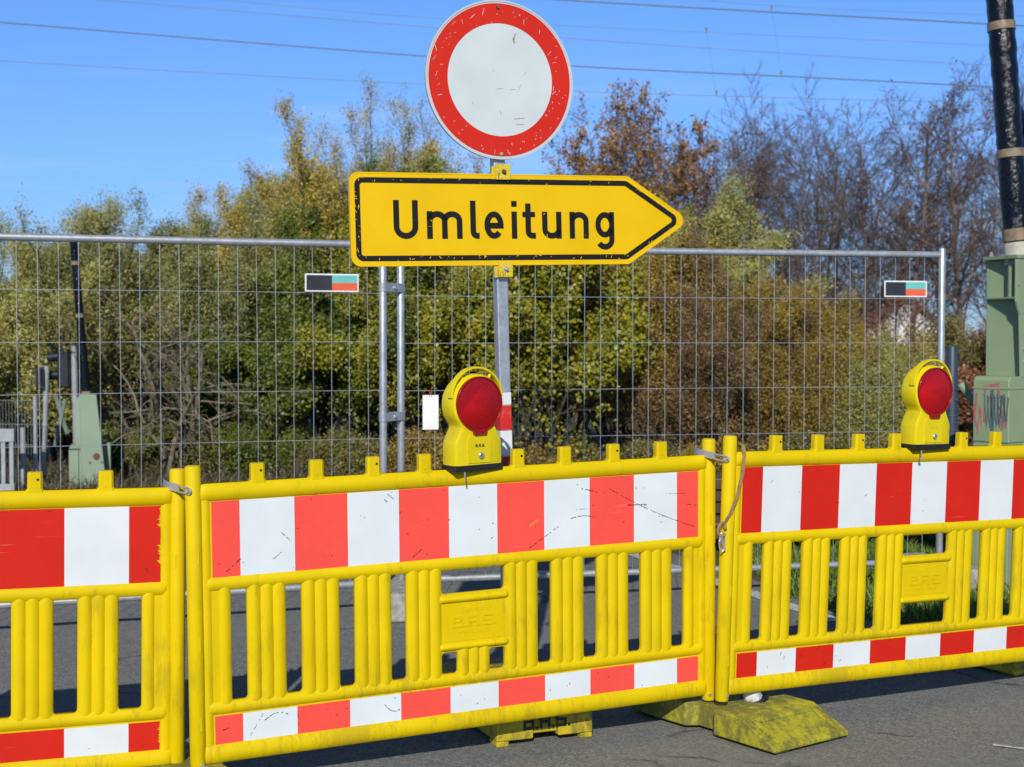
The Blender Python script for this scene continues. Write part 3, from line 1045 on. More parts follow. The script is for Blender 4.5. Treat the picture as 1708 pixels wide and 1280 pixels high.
# ------------------------------------------------------------------ junction levers, strap
def lever(pa, pb, label):
    """galvanised locking lever lying from post pa to post pb"""
    root = empty('locking_lever', pa)
    tag(root, label, 'locking lever', 'galvanised locking levers joining the barriers')
    d = Vector(pb) - Vector(pa)
    L = d.length
    root.rotation_euler = d.to_track_quat('X', 'Z').to_euler()
    a = MB()
    top = [(-.052, .004), (-.03, .000), (.02, .0), (L * .55, 0)]
    vs, fs = [], []
    for i, (x, bend) in enumerate([(-.058, -.020), (-.04, -.006), (-.01, 0), (.03, 0), (L * .52, 0)]):
        hh = .015 if i < 2 else .013
        for (y, z) in ((-.034 - bend, hh), (-.034 - bend, -hh), (-.030 - bend, -hh), (-.030 - bend, hh)):
            vs.append((x, y, z))
    for i in range(4):
        for k_ in range(4):
            fs.append((i * 4 + k_, i * 4 + (k_ + 1) % 4, (i + 1) * 4 + (k_ + 1) % 4, (i + 1) * 4 + k_))
    fs += [(0, 1, 2, 3), tuple(16 + k_ for k_ in range(4))]
    a.add(vs, fs)
    a.build('handle', 'galvanised', root, smooth=30, bevel=.001)
    b = MB()
    loop = [(L * .48, .009)] + arc(L + .004, 0, .012, .010, 90, -90, 8) + [(L * .48, -.009)]
    b.tube([(x, -.036, z) for x, z in loop], .0032, 8)
    b.build('loop', 'steel', root)
    c_ = MB()
    c_.tube([(L + .004, -.045, 0), (L + .004, -.028, 0)], .007, 10)
    c_.build('bolt', 'steel', root)
    return root
def onbar(root, x, y, z):
    return Matrix.Translation(root.location) @ Euler(root.rotation_euler).to_matrix().to_4x4() @ Vector((x, y, z))
lever(onbar(bar_left, W_L, 0, .945), onbar(bar_mid, 0.010, 0, .920), 'grey metal lever where the left and middle barriers meet')
lever(onbar(bar_mid, W_MID, 0, .945), onbar(bar_right, .006, 0, .915), 'grey metal lever where the middle and right barriers meet, by the strap')
def strap():
    root = empty('lashing_strap', onbar(bar_right, .036, -.03, .93))
    o = root.location
    tag(root, 'tan lashing strap with a metal buckle hanging beside the left post of the right barrier', 'strap')
    def loc(x, y, z):
        return onbar(bar_right, x, y, z) - o
    b = MB()
    path = [loc(.050, -.012, .965), loc(.046, -.030, .93), loc(.036, -.034, .86), loc(.016, -.036, .78), loc(-.010, -.034, .715), loc(-.030, -.020, .67)]
    side = Vector((math.cos(.45), math.sin(.45), 0)) * .0075
    fr = Vector((math.sin(.45), -math.cos(.45), 0)) * .0012
    vs, fs = [], []
    for p in path:
        for q in (p - side + fr, p + side + fr, p + side - fr, p - side - fr):
            vs.append(q)
    for i in range(len(path) - 1):
        for k_ in range(4):
            fs.append((i * 4 + k_, i * 4 + (k_ + 1) % 4, (i + 1) * 4 + (k_ + 1) % 4, (i + 1) * 4 + k_))
    b.add(vs, fs)
    lp = [loc(-.045 + .017 * math.cos(a), -.03 + .004 * math.sin(2 * a), .655 + .024 * math.sin(a)) for a in [i * math.pi / 8 for i in range(15)]]
    b.tube(lp, .006, 6)
    b.build('band', 'strap_tan', root)
    c_ = MB()
    ring = [loc(-.040 + .011 * math.cos(a), -.026, .605 + .036 * math.sin(a)) for a in [i * math.pi / 8 for i in range(17)]]
    c_.tube(ring, .0035, 8)
    c_.tube([loc(-.048, -.028, .63), loc(-.030, -.03, .575)], .0045, 8)
    c_.tube([loc(-.052, -.026, .61), loc(-.034, -.026, .64)], .004, 8)
    c_.build('buckle', 'steel', root)
strap()

# ------------------------------------------------------------------ the road sign
def sign():
    p0 = at(834, 134, 5.43)
    yaw = .384
    roll = math.radians(1.55)
    # base of the post below the disc, following the lean
    H = p0.z / math.cos(roll)
    ex = Vector((math.cos(yaw), math.sin(yaw), 0))
    base = p0 + ex * (math.tan(roll) * p0.z); base.z = 0
    root = empty('road_sign', base)
    root.rotation_euler = (0, -roll, yaw)
    tag(root, 'round red rimmed white sign above a yellow arrow board on a post', 'road sign')
    def P(u, v):
        return (u, v + H)
    pm = MB()
    a = .0235
    px_ = -.006
    pm.box(px_ - a, px_ + a, .010, .010 + 2 * a, .02, H + .26, 0)
    post = pm.build('post', 'galvanised', root, bevel=.006, seg=3)
    z = H - 1.20
    b = MB()
    e = a + .0008
    y0, y1 = .010 - .0008, .010 + 2 * a + .0008
    zs = [1.285 - (.05 + .097 * (i - 1) if i else 0) for i in range(8)]
    for i in range(7):
        b.box(px_ - e, px_ + e, y0, y1, zs[i + 1], zs[i], 0 if i % 2 == 0 else 1)
    b.build('reflective_sleeve', ['white_paint', 'red_paint'], root, bevel=.004)
    # disc
    d = MB()
    circ = lambda r: [(x, zz + H) for x, zz in arc(0, 0, r, r, 0, 356.25, 95)]
    d.prism(circ(.2985), -.004, .000, 0)
    d.ring(circ(.2985), circ(.292), -.006, .006, 0)
    disc = d.build('disc', 'sign_rim', root, smooth=30)
    f = MB()
    f.ring(circ(.286), circ(.2115), -.0056, -.0041, 0)
    f.build('red_ring', 'sign_red', disc, smooth=0)
    f = MB()
    f.prism(circ(.2116), -.0050, -.0041)
    f.build('white_field', 'sign_white', disc, smooth=0)
    sc = MB()
    rnd = random.Random(6)
    for _ in range(80):
        a_ = rnd.uniform(0, 6.283); r = rnd.uniform(.216, .282)
        th = rnd.choice((rnd.uniform(.5, 1.2), rnd.uniform(0, 3.14), rnd.uniform(1.2, 1.9)))
        l_ = rnd.uniform(.003, .028) if rnd.random() < .5 else rnd.uniform(.002, .007)
        x, zz = r * math.cos(a_), r * math.sin(a_)
        x2, z2 = x + l_ * math.cos(th), zz + l_ * math.sin(th)
        if not .214 < math.hypot(x2, z2) < .285:
            continue
        sc.ribbon([P(x, zz), P(x2, z2)], rnd.uniform(.0007, .0018), -.0062, -.0056, 0)
    for (x, zz, l_, th, wd) in ((.055, .15, .03, 1.2, .006), (.06, .14, .02, 1.7, .008), (-.02, -.035, .03, .15, .0016), (.07, -.04, .03, 1.1, .0014), (.06, -.165, .032, .02, .002), (.095, .02, .018, 1.0, .0016),
                                (.05, -.145, .045, .1, .003), (-.115, -.095, .012, 1.4, .0016), (.0, -.13, .015, 2, .003), (-.03, .03, .008, 1, .0016), (.04, -.035, .02, .1, .002)):
        sc.ribbon([P(x, zz), P(x + l_ * math.cos(th), zz + l_ * math.sin(th))], wd, -.0056, -.0050, 1)
    sc.build('scratches', ['sign_white', 'scuff_olive'], disc, smooth=0)
    for zz in (.285 - .015, -.278):
        bo = MB()
        bo.tube([(-.004, -.0105, zz + H), (-.004, -.0055, zz + H)], [.0055, .0075], 12)
        bo.build('bolt', 'rust' if zz > 0 else 'steel', disc)
    # detour board
    def rounded(poly, r):
        out = []
        n = len(poly)
        for i in range(n):
            p, q, s_ = Vector(poly[i - 1]), Vector(poly[i]), Vector(poly[(i + 1) % n])
            d0, d1 = (p - q).normalized(), (s_ - q).normalized()
            ang = d0.angle(d1)
            t = r / math.tan(ang / 2)
            a_, b_ = q + d0 * t, q + d1 * t
            cc = q + (d0 + d1).normalized() * (r / math.sin(ang / 2))
            v0, v1 = a_ - cc, b_ - cc
            for k_ in range(7):
                u = v0.lerp(v1, k_ / 6).normalized() * r
                out.append(tuple(cc + u))
        return out
    def inset(poly, dlt):
        n = len(poly); out = []
        for i in range(n):
            p, q, s_ = Vector(poly[i - 1]), Vector(poly[i]), Vector(poly[(i + 1) % n])
            d0, d1 = (q - p).normalized(), (s_ - q).normalized()
            n0, n1 = Vector((-d0.y, d0.x)), Vector((-d1.y, d1.x))
            m = (n0 + n1).normalized()
            out.append(tuple(q + m * dlt / m.dot(n0)))
        return out
    base_poly = [(-.601, -.697), (.525, -.697), (.800, -.525), (.525, -.353), (-.601, -.353)]
    sh = lambda poly: [(x, zz + H) for x, zz in poly]
    bd = MB()
    o0 = rounded(base_poly, .036)
    bd.prism(sh(o0), -.004, .0, 0)
    bd.ring(sh(o0), sh(rounded(inset(base_poly, .005), .031)), -.005, .012, 0)
    board = bd.build('arrow_board', 'sign_yellow', root, smooth=30)
    bl = MB()
    bl.ring(sh(rounded(inset(base_poly, .019), .028)), sh(rounded(inset(base_poly, .039), .010)), -.0050, -.0041)
    bl.build('black_border', 'sign_black', board, smooth=0)
    t = MB()
    BL, st = H - .597, .0222
    h_ = st / 2
    xh, cap_ = .103, .143
    def W_(path):
        t.ribbon([(x, BL + zz) for x, zz in path], st, -.0050, -.0041)
    # U
    x0, x1 = -.437, -.342
    W_([(x0 + h_, cap_), (x0 + h_, .045)] + arc((x0 + x1) / 2, .045, (x1 - x0) / 2 - h_, .045 - h_, 180, 360, 14) + [(x1 - h_, cap_)])
    # m
    x0, x1 = -.308, -.168
    m1 = (x1 - x0 - st) / 2
    W_([(x0 + h_, 0), (x0 + h_, xh)])
    for i in range(2):
        xa = x0 + h_ + m1 * i; r = m1 / 2
        W_(arc(xa + r, xh - h_ - r * .85, r, r * .85, 175, 0, 12) + [(xa + m1, 0)])
    # l
    x0 = -.136
    W_([(x0 + h_, cap_), (x0 + h_, .026)] + arc(x0 + h_ + .018, .026, .018, .026 - h_, 180, 265, 7) + [(x0 + .036, h_)])
    # e
    x0, x1 = -.080, -.002
    cx, rx, rz = (x0 + x1) / 2, (x1 - x0) / 2 - h_, xh / 2 - h_
    W_([(x0 + st, xh * .48), (x1 - h_, xh * .48)] + arc(cx, xh / 2, rx, rz, 0, 318, 30))
    # i
    x0 = .031
    W_([(x0 + h_, 0), (x0 + h_, xh)]); W_([(x0 + h_, cap_ - st), (x0 + h_, cap_)])
    # t
    x0 = .088
    W_([(x0 + h_, .134), (x0 + h_, .026)] + arc(x0 + h_ + .020, .026, .020, .026 - h_, 180, 265, 7) + [(x0 + .042, h_)])
    t.ribbon([(x0 - .012, BL + xh - h_), (x0 + .040, BL + xh - h_)], st * .9, -.0053, -.0041)
    # u
    x0, x1 = .157, .238
    r = (x1 - x0 - st) / 2
    W_([(x0 + h_, xh), (x0 + h_, h_ + r * .85)] + arc(x0 + h_ + r, h_ + r * .85, r, r * .85, 180, 355, 12))
    W_([(x1 - h_, 0), (x1 - h_, xh)])
    # n
    x0, x1 = .272, .353
    W_([(x0 + h_, 0), (x0 + h_, xh)])
    W_(arc(x0 + h_ + r, xh - h_ - r * .85, r, r * .85, 175, 0, 12) + [(x1 - h_, 0)])
    # g
    x0, x1 = .382, .463
    cx, rx = (x0 + x1) / 2, (x1 - x0) / 2 - h_
    W_(arc(cx, xh / 2 + .002, rx, rz - .002, 20, 340, 26))
    W_([(x1 - h_, xh), (x1 - h_, -.004)] + arc(cx, -.004, rx, .028, 0, -150, 12))
    t.build('lettering', 'sign_black', board, smooth=0)
    wear = MB()
    for _ in range(110):
        k_ = rnd.random()
        if k_ < .28: x, zz = rnd.uniform(-.56, .52), -.353 - rnd.uniform(.020, .038)
        elif k_ < .56: x, zz = rnd.uniform(-.56, .52), -.697 + rnd.uniform(.020, .038)
        elif k_ < .72: x, zz = -.601 + rnd.uniform(.020, .038), rnd.uniform(-.66, -.38)
        elif k_ < .84:
            q = rnd.random(); x = .54 + .21 * q; zz = -.525 + rnd.choice((-1, 1)) * (.172 - .035 - .131 * q)
        else: x, zz = rnd.uniform(-.43, .46), -.597 + rnd.uniform(.0, .10)
        th = rnd.uniform(0, 3.14); l_ = rnd.uniform(.002, .012)
        wear.ribbon([P(x, zz), P(x + l_ * math.cos(th), zz + l_ * math.sin(th))], rnd.uniform(.0008, .0026), -.0055, -.0051)
    wear.build('paint_chips', 'sign_yellow', board, smooth=0)
    # clamps
    for zz, mat in ((-.346, 'rust'), (-.713, 'steel')):
        c_ = MB()
        q = .029
        zc = zz + H
        c_.box(px_ + .004 - q, px_ + .004 + q, -.016, -.0085, zc - q, zc + q)
        for k_ in range(8):
            an = math.pi / 4 * k_ + math.pi / 8
            c_.ribbon([(px_ + .004 + .013 * math.cos(an), zc + .013 * math.sin(an)), (px_ + .004 + .025 * math.cos(an), zc + .025 * math.sin(an))], .003, -.0175, -.015)
        c_.box(px_ - .036, px_ + .030, .0, .012, zc - .030, zc + .022)
        cl = c_.build('clamp', 'clamp_yellow', root, bevel=.002)
        b_ = MB()
        b_.tube([(px_ + .006, -.0185, zc), (px_ + .006, -.014, zc)], [.010, .012], 6)
        b_.tube([(px_ + .006, -.028, zc), (px_ + .006, -.0185, zc)], [.005, .006], 10)
        b_.build('bolt', mat, cl)
worn('scuff_olive', (.34, .34, .26), amount=.3)
sign()

# ------------------------------------------------------------------ mesh fence panels
def fence(o, yaw, W, wire0, wstep, label, sign_x, z_off):
    root = empty('mesh_fence', o, (0, 0, yaw))
    tag(root, label, 'fence panel', 'galvanised mesh fence panels')
    TOP, BOT = 1.826, 0.0
    for x in (0, W):
        m = MB(); m.rod((x, 0, -.12), (x, 0, TOP + .040), .0205, 14, bev=.4); m.build('post', 'galvanised', root)
    for z in (TOP, BOT):
        m = MB(); m.tube([(.019, 0, z), (W - .019, 0, z)], .0195, 14, caps=False); m.build('rail', 'galvanised', root)
    m = MB()
    x = wire0
    rnd = random.Random(int(W * 100))
    while x < W - .03:
        j = rnd.uniform(-.002, .002); k_ = rnd.uniform(-.003, .003)
        m.tube([(x + j, -.004, BOT), (x + j + k_, -.006, TOP * .5), (x - j, -.004, TOP)], .0016, 6)
        x += wstep
    for i in range(1, 7):
        z = TOP * i / 7
        m.tube([(0, .0, z), (W * .33, rnd.uniform(-.003, .003), z + rnd.uniform(-.003, .003)), (W * .66, rnd.uniform(-.003, .003), z + rnd.uniform(-.003, .003)), (W, 0, z)], .0015, 6)
    m.build('wire_mesh', 'galvanised_wire', root)
    # enamel maker's plate, colour fields only
    x0, x1, zc = sign_x[0], sign_x[1], z_off
    h = .048
    p = MB(); p.box(x0, x1, -.014, -.011, zc - h, zc + h)
    pl = p.build('plate', 'print_white', root, bevel=.001)
    xm = x0 + (x1 - x0) * .5
    for name, mat, a, b, c_, d in (('dark_field', 'slate_print', x0 + .008, xm, zc - h + .008, zc + h - .008), ('teal_field', 'teal_print', xm, x1 - .008, zc, zc + h - .008), ('orange_field', 'orange_print', xm, x1 - .008, zc - h + .008, zc)):
        q = MB(); q.box(a, b, -.0152, -.0142, c_, d); q.build(name, mat, pl, smooth=0)
    return root
ly, ry = math.radians(19.35), math.radians(11.99)
LFO = Vector((-.6955, 7.7597, .1617))
LW = 3.30
fl = fence(LFO - Vector((math.cos(ly), math.sin(ly), 0)) * LW, ly, LW, .052, .0988, 'galvanised mesh fence panel on the left, its top rail running out of the left edge', (LW - 1.9597 + 1.534, LW - 1.9597 + 1.824), 1.618)
fr = fence((-.6096, 7.8895, .1526), ry, 3.2335, .0945, .0945, 'galvanised mesh fence panel on the right with an open end post by the warning lamp', (2.857, 3.130), 1.622)

def clamp(z):
    mid_ = (LFO + Vector((-.6096, 7.8895, .1526))) / 2
    d = Vector((-.6096, 7.8895, 0)) - Vector((LFO.x, LFO.y, 0))
    L = d.length
    root = empty('fence_clamp', (mid_.x, mid_.y, z), (0, 0, math.atan2(d.y, d.x)))
    m = MB()
    prof = arc(-L / 2, 0, .024, .024, 270, 90, 8)
    prof = [(x, y) for x, y in prof] + [(0, .016)] + arc(L / 2, 0, .024, .024, 90, -90, 8) + [(0, -.016)]
    n = len(prof)
    vs = [(x, y, -.024) for x, y in prof] + [(x, y, .024) for x, y in prof]
    m.add(vs, [tuple(range(n)), tuple(range(2 * n - 1, n - 1, -1))] + [(i, (i + 1) % n, (i + 1) % n + n, i + n) for i in range(n)])
    m.build('bracket', 'galvanised', root, bevel=.002)
    b = MB(); b.tube([(0, -.030, 0), (0, -.014, 0)], [.008, .011], 12); b.build('bolt', 'steel', root)
    return root
tag(clamp(1.76), 'upper galvanised clamp joining the two fence posts just below the arrow board', 'clamp', 'fence post clamps')
tag(clamp(1.06), 'lower galvanised clamp joining the two fence posts, level with the red lamp', 'clamp', 'fence post clamps')

def block(x, y, yaw, label):
    root = empty('concrete_block', (x, y, 0), (0, 0, yaw))
    tag(root, label, 'fence foot', 'concrete fence feet')
    m = MB()
    m.box(-.12, .12, -.35, .35, 0, .155)
    m.build('block', 'concrete', root, bevel=.018, seg=2)
block(-.655, 7.80, .27, 'pale concrete foot under the paired fence posts, seen through a barrier slot')
block(2.555, 8.555, .21, 'pale concrete foot under the end post of the right fence panel')

def tagcard():
    root = empty('hanging_tag', Vector((-.6096, 7.8895, .1526)) + Vector((math.cos(ry), math.sin(ry), 0)) * .165 + Vector((0, -.012, 1.02)), (0, 0, ry))
    tag(root, 'blank white card hanging on a red string from the fence mesh', 'tag')
    m = MB(); m.box(-.044, .044, -.001, .001, -.19, 0); m.build('card', 'paper', root, smooth=0)
    s_ = MB(); s_.tube([(-.006, -.002, -.012), (-.006, -.004, .03), (.004, .004, .035), (.004, -.002, -.012)], .0014, 6); s_.build('string', 'red_string', root)
tagcard()

# ------------------------------------------------------------------ crossing gear on the right
def drive_right():
    root = empty('crossing_barrier_drive', (2.89, 8.36, 0), (0, 0, math.radians(38)))
    tag(root, 'large green crossing gate machine with graffiti and raised black wrapped boom, right edge', 'crossing barrier')
    # local: corner nearest the viewer at origin, left face towards -x, right face along +y?  faces: front-left along -x
    g = MB()
    g.box(-.02, .62, 0, .30, .02, 1.20)
    cab = None
    root2 = root
    c_ = MB()
    # local frame: x runs along the right-hand face, y runs along the left-hand face (away, to the left)
    D_ = .24
    c_.box(0, .62, 0, D_, .0, .86)
    c_.prism([(0, .872), (.62, .872), (.62, 1.235), (.605, 1.26), (.02, 1.26), (0, 1.235)], .0, D_)
    cb = c_.build('cabinet', 'green_paint', root, bevel=.006)
    ri = MB()
    ri.box(.008, .612, .006, D_ - .006, .86, .872)
    ri.box(-.004, .624, -.004, D_ + .004, 1.185, 1.197)
    ri.build('seam', 'green_paint', cb, smooth=0, bevel=.001)
    d = MB()
    d.box(-.003, 0.001, .025, D_ - .025, .06, .80)
    d.build('door', 'green_paint', cb, smooth=0, bevel=.001)
    gr = MB()
    rnd = random.Random(12)
    def stroke(pts, wd, mi):
        q = MB(); q.ribbon(pts, wd, -.0022 - .0004 * mi, -.0002, mi)
        gr.add([(y, x * .72, z) for x, y, z in q.v], q.f, mi)
    stroke([(.30, 1.16), (.315, 1.02), (.285, .93), (.27, 1.08), (.25, .96), (.262, 1.07)], .020, 0)
    stroke([(.22, 1.18), (.225, .99)], .016, 0)
    stroke([(.235, 1.19), (.10, 1.21), (.09, 1.14)], .026, 0)
    for i in range(7):
        a = .215 - .03 * i
        stroke([(a + .01, 1.16 - .01 * (i % 2)), (a, 1.02), (a - .012, .97), (a - .03, 1.14)], .013, 1)
    stroke([(.155, 1.18), (.15, .90)], .032, 1)
    stroke([(.07, 1.02), (.045, 1.05), (.03, .99), (.055, .97), (.07, 1.02), (.04, 1.0)], .03, 0)
    stroke([(.06, 1.15), (.02, 1.00)], .014, 1)
    stroke([(.11, 1.10), (.07, 1.06), (.10, .98)], .012, 1)
    stroke([(.29, .79), (.26, .70), (.24, .79)], .03, 2)
    stroke([(.12, .80), (.06, .74), (.02, .83)], .04, 2)
    gr.build('graffiti', ['paint_pink', 'paint_slate', 'paint_blue'], cb, smooth=0)
    u = MB()
    u.box(.18, .62, .0, .28, 1.255, 1.95)
    up = u.build('housing', 'green_paint', root, bevel=.006)
    f = MB()
    f.prism([(.12, 1.255), (.182, 1.255), (.182, 1.95), (.06, 1.95), (.06, 1.70), (.10, 1.62)], -.003, .011)
    f.build('flange', 'green_paint', up, smooth=0, bevel=.002)
    s_ = MB()
    def plate3(poly, z0, z1):
        n_ = len(poly)
        s_.add([(x, y, z0) for x, y in poly] + [(x, y, z1) for x, y in poly], [tuple(range(n_)), tuple(range(2 * n_ - 1, n_ - 1, -1))] + [(i, (i + 1) % n_, (i + 1) % n_ + n_, i + n_) for i in range(n_)])
    plate3([(.63, -.01), (.05, -.01), (.15, .285), (.63, .285)], 1.95, 1.972)
    plate3([(.181, .012), (.062, .012), (.165, .275), (.181, .275)], 1.715, 1.727)
    s_.build('shelf', 'green_paint', up, smooth=0, bevel=.002)
    p = MB(); p.tube([(.135, .075, 1.728), (.135, .075, 1.95)], .026, 14); p.build('strut', 'green_paint', up)
    bo = MB()
    for (x, z) in ((.085, 1.80), (.145, 1.35), (.145, 1.52), (.13, 1.42)):
        bo.tube([(x, .0, z), (x, -.008, z)], .008, 8)
    for y in (.04, .24):
        bo.tube([(.17, y, 1.972), (.17, y, 2.0)], [.012, .008], 8)
    bo.build('bolt', 'steel', up)
    # boom
    loc = root.location; inv = Euler(root.rotation_euler).to_matrix().inverted()
    a, b = at(1697, 408, 8.52), at(1664, -40, 8.52)
    A, B = inv @ (a - loc), inv @ (b - loc)
    dirv = (B - A).normalized()
    m = MB()
    m.tube([A - dirv * .12, A + dirv * .01], .082, 20); m.build('boom_collar', 'collar_cream', root)
    m = MB()
    rr = [.077 + .003 * rnd.uniform(-1, 1) for _ in range(40)]
    m.tube([A + (B - A) * (i / 39) for i in range(40)], rr, 20)
    bm_ = m.build('boom', 'black_foil', root, smooth=60)
    for t0 in (.012, .322, .795):
        t = MB()
        t.tube([A + (B - A) * t0, A + (B - A) * (t0 + (.045 if t0 < .1 else .030))], .0815, 20, caps=False)
        t.build('tape_band', 'tan_tape', bm_)
    m = MB()
    off = inv @ Vector((.115, .05, 0))
    m.tube([A + off, A + off + (B - A) * .45, A + off * .3 + (B - A) * .55], .03, 12)
    m.build('counter_tube', 'black_foil', root)
    return root
drive_right()

def blue_post():
    root = empty('guard_post', at(1588, 740, 9.3))
    root.location.z = 0
    tag(root, 'dark blue painted post with wire wound round it, beside the end of the fence', 'post')
    m = MB(); m.rod((0, 0, 0), (-.006, 0, 1.43), .037, 16, bev=.2); m.build('tube', 'blue_post_paint', root)
    w_ = MB()
    rnd = random.Random(2)
    for k_ in range(7):
        z = 1.14 - .045 * k_
        pts = [(.041 * math.cos(a), .041 * math.sin(a), z + .025 * math.sin(a * .5 + k_) + rnd.uniform(-.004, .004)) for a in [i * math.pi / 6 for i in range(13)]]
        w_.tube(pts, .0025, 5)
    w_.build('wire_winding', 'wire_grey', root)
    b = MB()
    b.tube([(.04, -.02, 1.19), (.11, -.03, 1.10), (.15, -.03, 1.05)], .026, 12, 0)
    b.tube([(.145, -.03, 1.056), (.19, -.03, .99)], .028, 12, 1)
    b.build('conduit', ['far_green_paint', 'black_rubber'], root)
blue_post()

def sleepers():
    """stack of brown timber sleepers on the grass"""
    rnd = random.Random(4)
    ang = math.radians(6)
    for i in range(5):
        for j, (x0, x1, lab) in enumerate(((1.36, 2.32, 'left'), (2.36, 3.5, 'right'))):
            z0 = .10 + i * .085
            m = MB()
            m.box(x0 + rnd.uniform(-.03, .03), x1 + rnd.uniform(-.02, .02), -.11, .11 , z0, z0 + .073)
            o = m.build('timber_sleeper', 'timber', bevel=.006, smooth=0)
            o.location = (0 + rnd.uniform(-.02, .02), 9.85 + rnd.uniform(-.015, .015), 0)
            o.rotation_euler = (0, 0, ang + rnd.uniform(-.01, .01))
            nm = ('lowest', 'second lowest', 'middle', 'second highest', 'topmost')[i]
            tag(o, '%s brown timber of the %s timber stack behind the fence' % (nm, lab), 'timber', 'stacked brown timbers')
    for x, lab in ((1.55, 'left end of the left'), (3.3, 'right end of the right')):
        m = MB(); m.box(-.06, .06, -.13, .13, 0, .098)
        o = m.build('timber_bearer', 'timber', bevel=.006, smooth=0)
        o.location = (x * math.cos(ang), 9.85 + x * math.sin(ang), 0); o.rotation_euler = (0, 0, ang)
        tag(o, 'short brown bearer block under the %s timber stack' % lab, 'timber')
sleepers()

# ------------------------------------------------------------------ far gear on the left
def drive_far():
    p = at(150, 815, 14.1); p.z = 0
    root = empty('crossing_barrier_drive', p, (0, 0, .25))
    tag(root, 'small pale green crossing gate machine with thin black boom behind the left fence', 'crossing barrier')
    m = MB()
    m.box(-.19, .02, -.13, .17, 0, .40); m.prism([(-.19, .40), (.02, .40), (.02, .44), (-.17, .44)], -.13, .17)
    m.box(.02, .20, -.02, .20, 0, .45)
    m.build('cabinet', 'far_green_paint', root, bevel=.01)
    m = MB()
    m.prism([(-.06, 0), (.165, 0), (.075, .93), (-.09, .93)], -.18, -.06)
    m.prism([(-.13, .42), (-.03, .42), (-.06, .90), (-.12, .90)], -.13, .05)
    m.build('housing', 'far_green_paint', root, bevel=.006)
    m = MB(); m.box(-.194, .024, -.134, .174, .395, .402); m.box(-.10, -.094, -.132, -.128, .02, .40); m.build('seam', 'signal_black', root, smooth=0)
    m = MB(); m.tube([(.07, -.187, .33), (.07, -.178, .33)], .032, 12); m.tube([(.01, -.184, .27), (.01, -.178, .27)], .012, 8); m.tube([(.12, -.184, .27), (.12, -.178, .27)], .012, 8); m.build('pivot_cap', 'rust', root)
    A, B = Vector((-.02, -.10, .93)), Vector((-.128, -.10, 2.42))
    m = MB(); m.tube([A - Vector((0, 0, .03)), A + (B - A) * .02], .05, 12); m.build('boom_collar', 'tan_tape', root)
    m = MB(); m.tube([A + (B - A) * i / 20 for i in range(21)], [.042 - .006 * i / 20 for i in range(21)], 14); bo = m.build('boom', 'black_foil', root, smooth=60)
    for t in (.5, .84):
        m = MB(); m.tube([A + (B - A) * t, A + (B - A) * (t + .025)], .043, 12, caps=False); m.build('tape_band', 'tan_tape', bo)
drive_far()
def signal_far():
    p = at(124, 815, 14.4); p.z = 0
    root = empty('crossing_signal', p)
    tag(root, 'black two lamp crossing signal on a pale post with a grey green cross', 'signal')
    m = MB(); m.tube([(.03, 0, 0), (.01, 0, 1.40)], .032, 12); m.build('post', 'far_post', root)
    m = MB(); m.box(-.14, -.022, -.07, .09, .98, 1.38); m.build('signal_box', 'signal_black', root, bevel=.02)
    for z in (1.28, 1.10):
        m = MB(); m.tube([(-.13, 0, z + .01), (-.25, .0, z)], [.048, .044], 12, caps=False); m.build('visor', 'signal_black', root)
    m = MB()
    def slat(a, b, wd):
        d = (Vector(b) - Vector(a)); n_ = Vector((-d.y, d.x)).normalized() * wd / 2
        m.prism([tuple(Vector(a) + n_), tuple(Vector(b) + n_), tuple(Vector(b) - n_), tuple(Vector(a) - n_)], -.05, -.035)
    slat((-.17, .92), (-.05, .52), .038)
    m2 = m
    m2.prism([(-.19, .40), (-.155, .39), (-.05, .86), (-.08, .88)], -.066, -.051)
    m2.build('cross', 'cross_paint', root, smooth=0)
signal_far()
def left_posts():
    p = at(72, 815, 14.3); p.z = 0
    root = empty('bell_post', p)
    tag(root, 'thin pale post with a dark box on top, left of the gate machine', 'post')
    m = MB(); m.tube([(0, 0, 0), (.05, 0, 1.20)], .026, 10); m.build('tube', 'far_post', root)
    m = MB(); m.box(-.03, .035, -.12, -.03, 1.0, 1.18); m.build('box', 'signal_black', root, bevel=.01)
    p = at(60, 815, 13.8); p.z = 0
    root = empty('wire_fence', p)
    tag(root, 'low green wire fence with pale posts at the left edge, behind the left fence panel', 'fence')
    for x, h in ((0, .92), (-.12, .62), (-.75, .9)):
        m = MB(); m.tube([(x, 0, 0), (x, 0, h)], .020 if x == 0 else .026, 10); m.build('post', 'far_post', root)
    m = MB()
    for i in range(36):
        m.tube([(-.04 - i * .03, 0, .05), (-.04 - i * .03, 0, .88)], .0022, 5)
    for z in (.05, .25, .45, .65, .88):
        m.tube([(0, 0, z), (-1.1, 0, z)], .003, 5)
    m.build('wire_mesh', 'wire_green', root)
    p = at(26, 815, 13.3); p.z = 0
    root = empty('slat_gate', p)
    tag(root, 'pale grey slatted gate at the left edge in front of the wire fence', 'gate')
    m = MB(); m.box(-1.0, 0, -.03, .03, .52, .64); m.box(-1.0, 0, -.03, .03, .05, .13); m.build('rail', 'far_post', root, bevel=.004)
    for i in range(12):
        m = MB(); x = -.03 - i * .075; m.box(x - .018, x + .018, -.02, .02, .13, .52); m.build('slat', 'far_post', root, smooth=0)
left_posts()

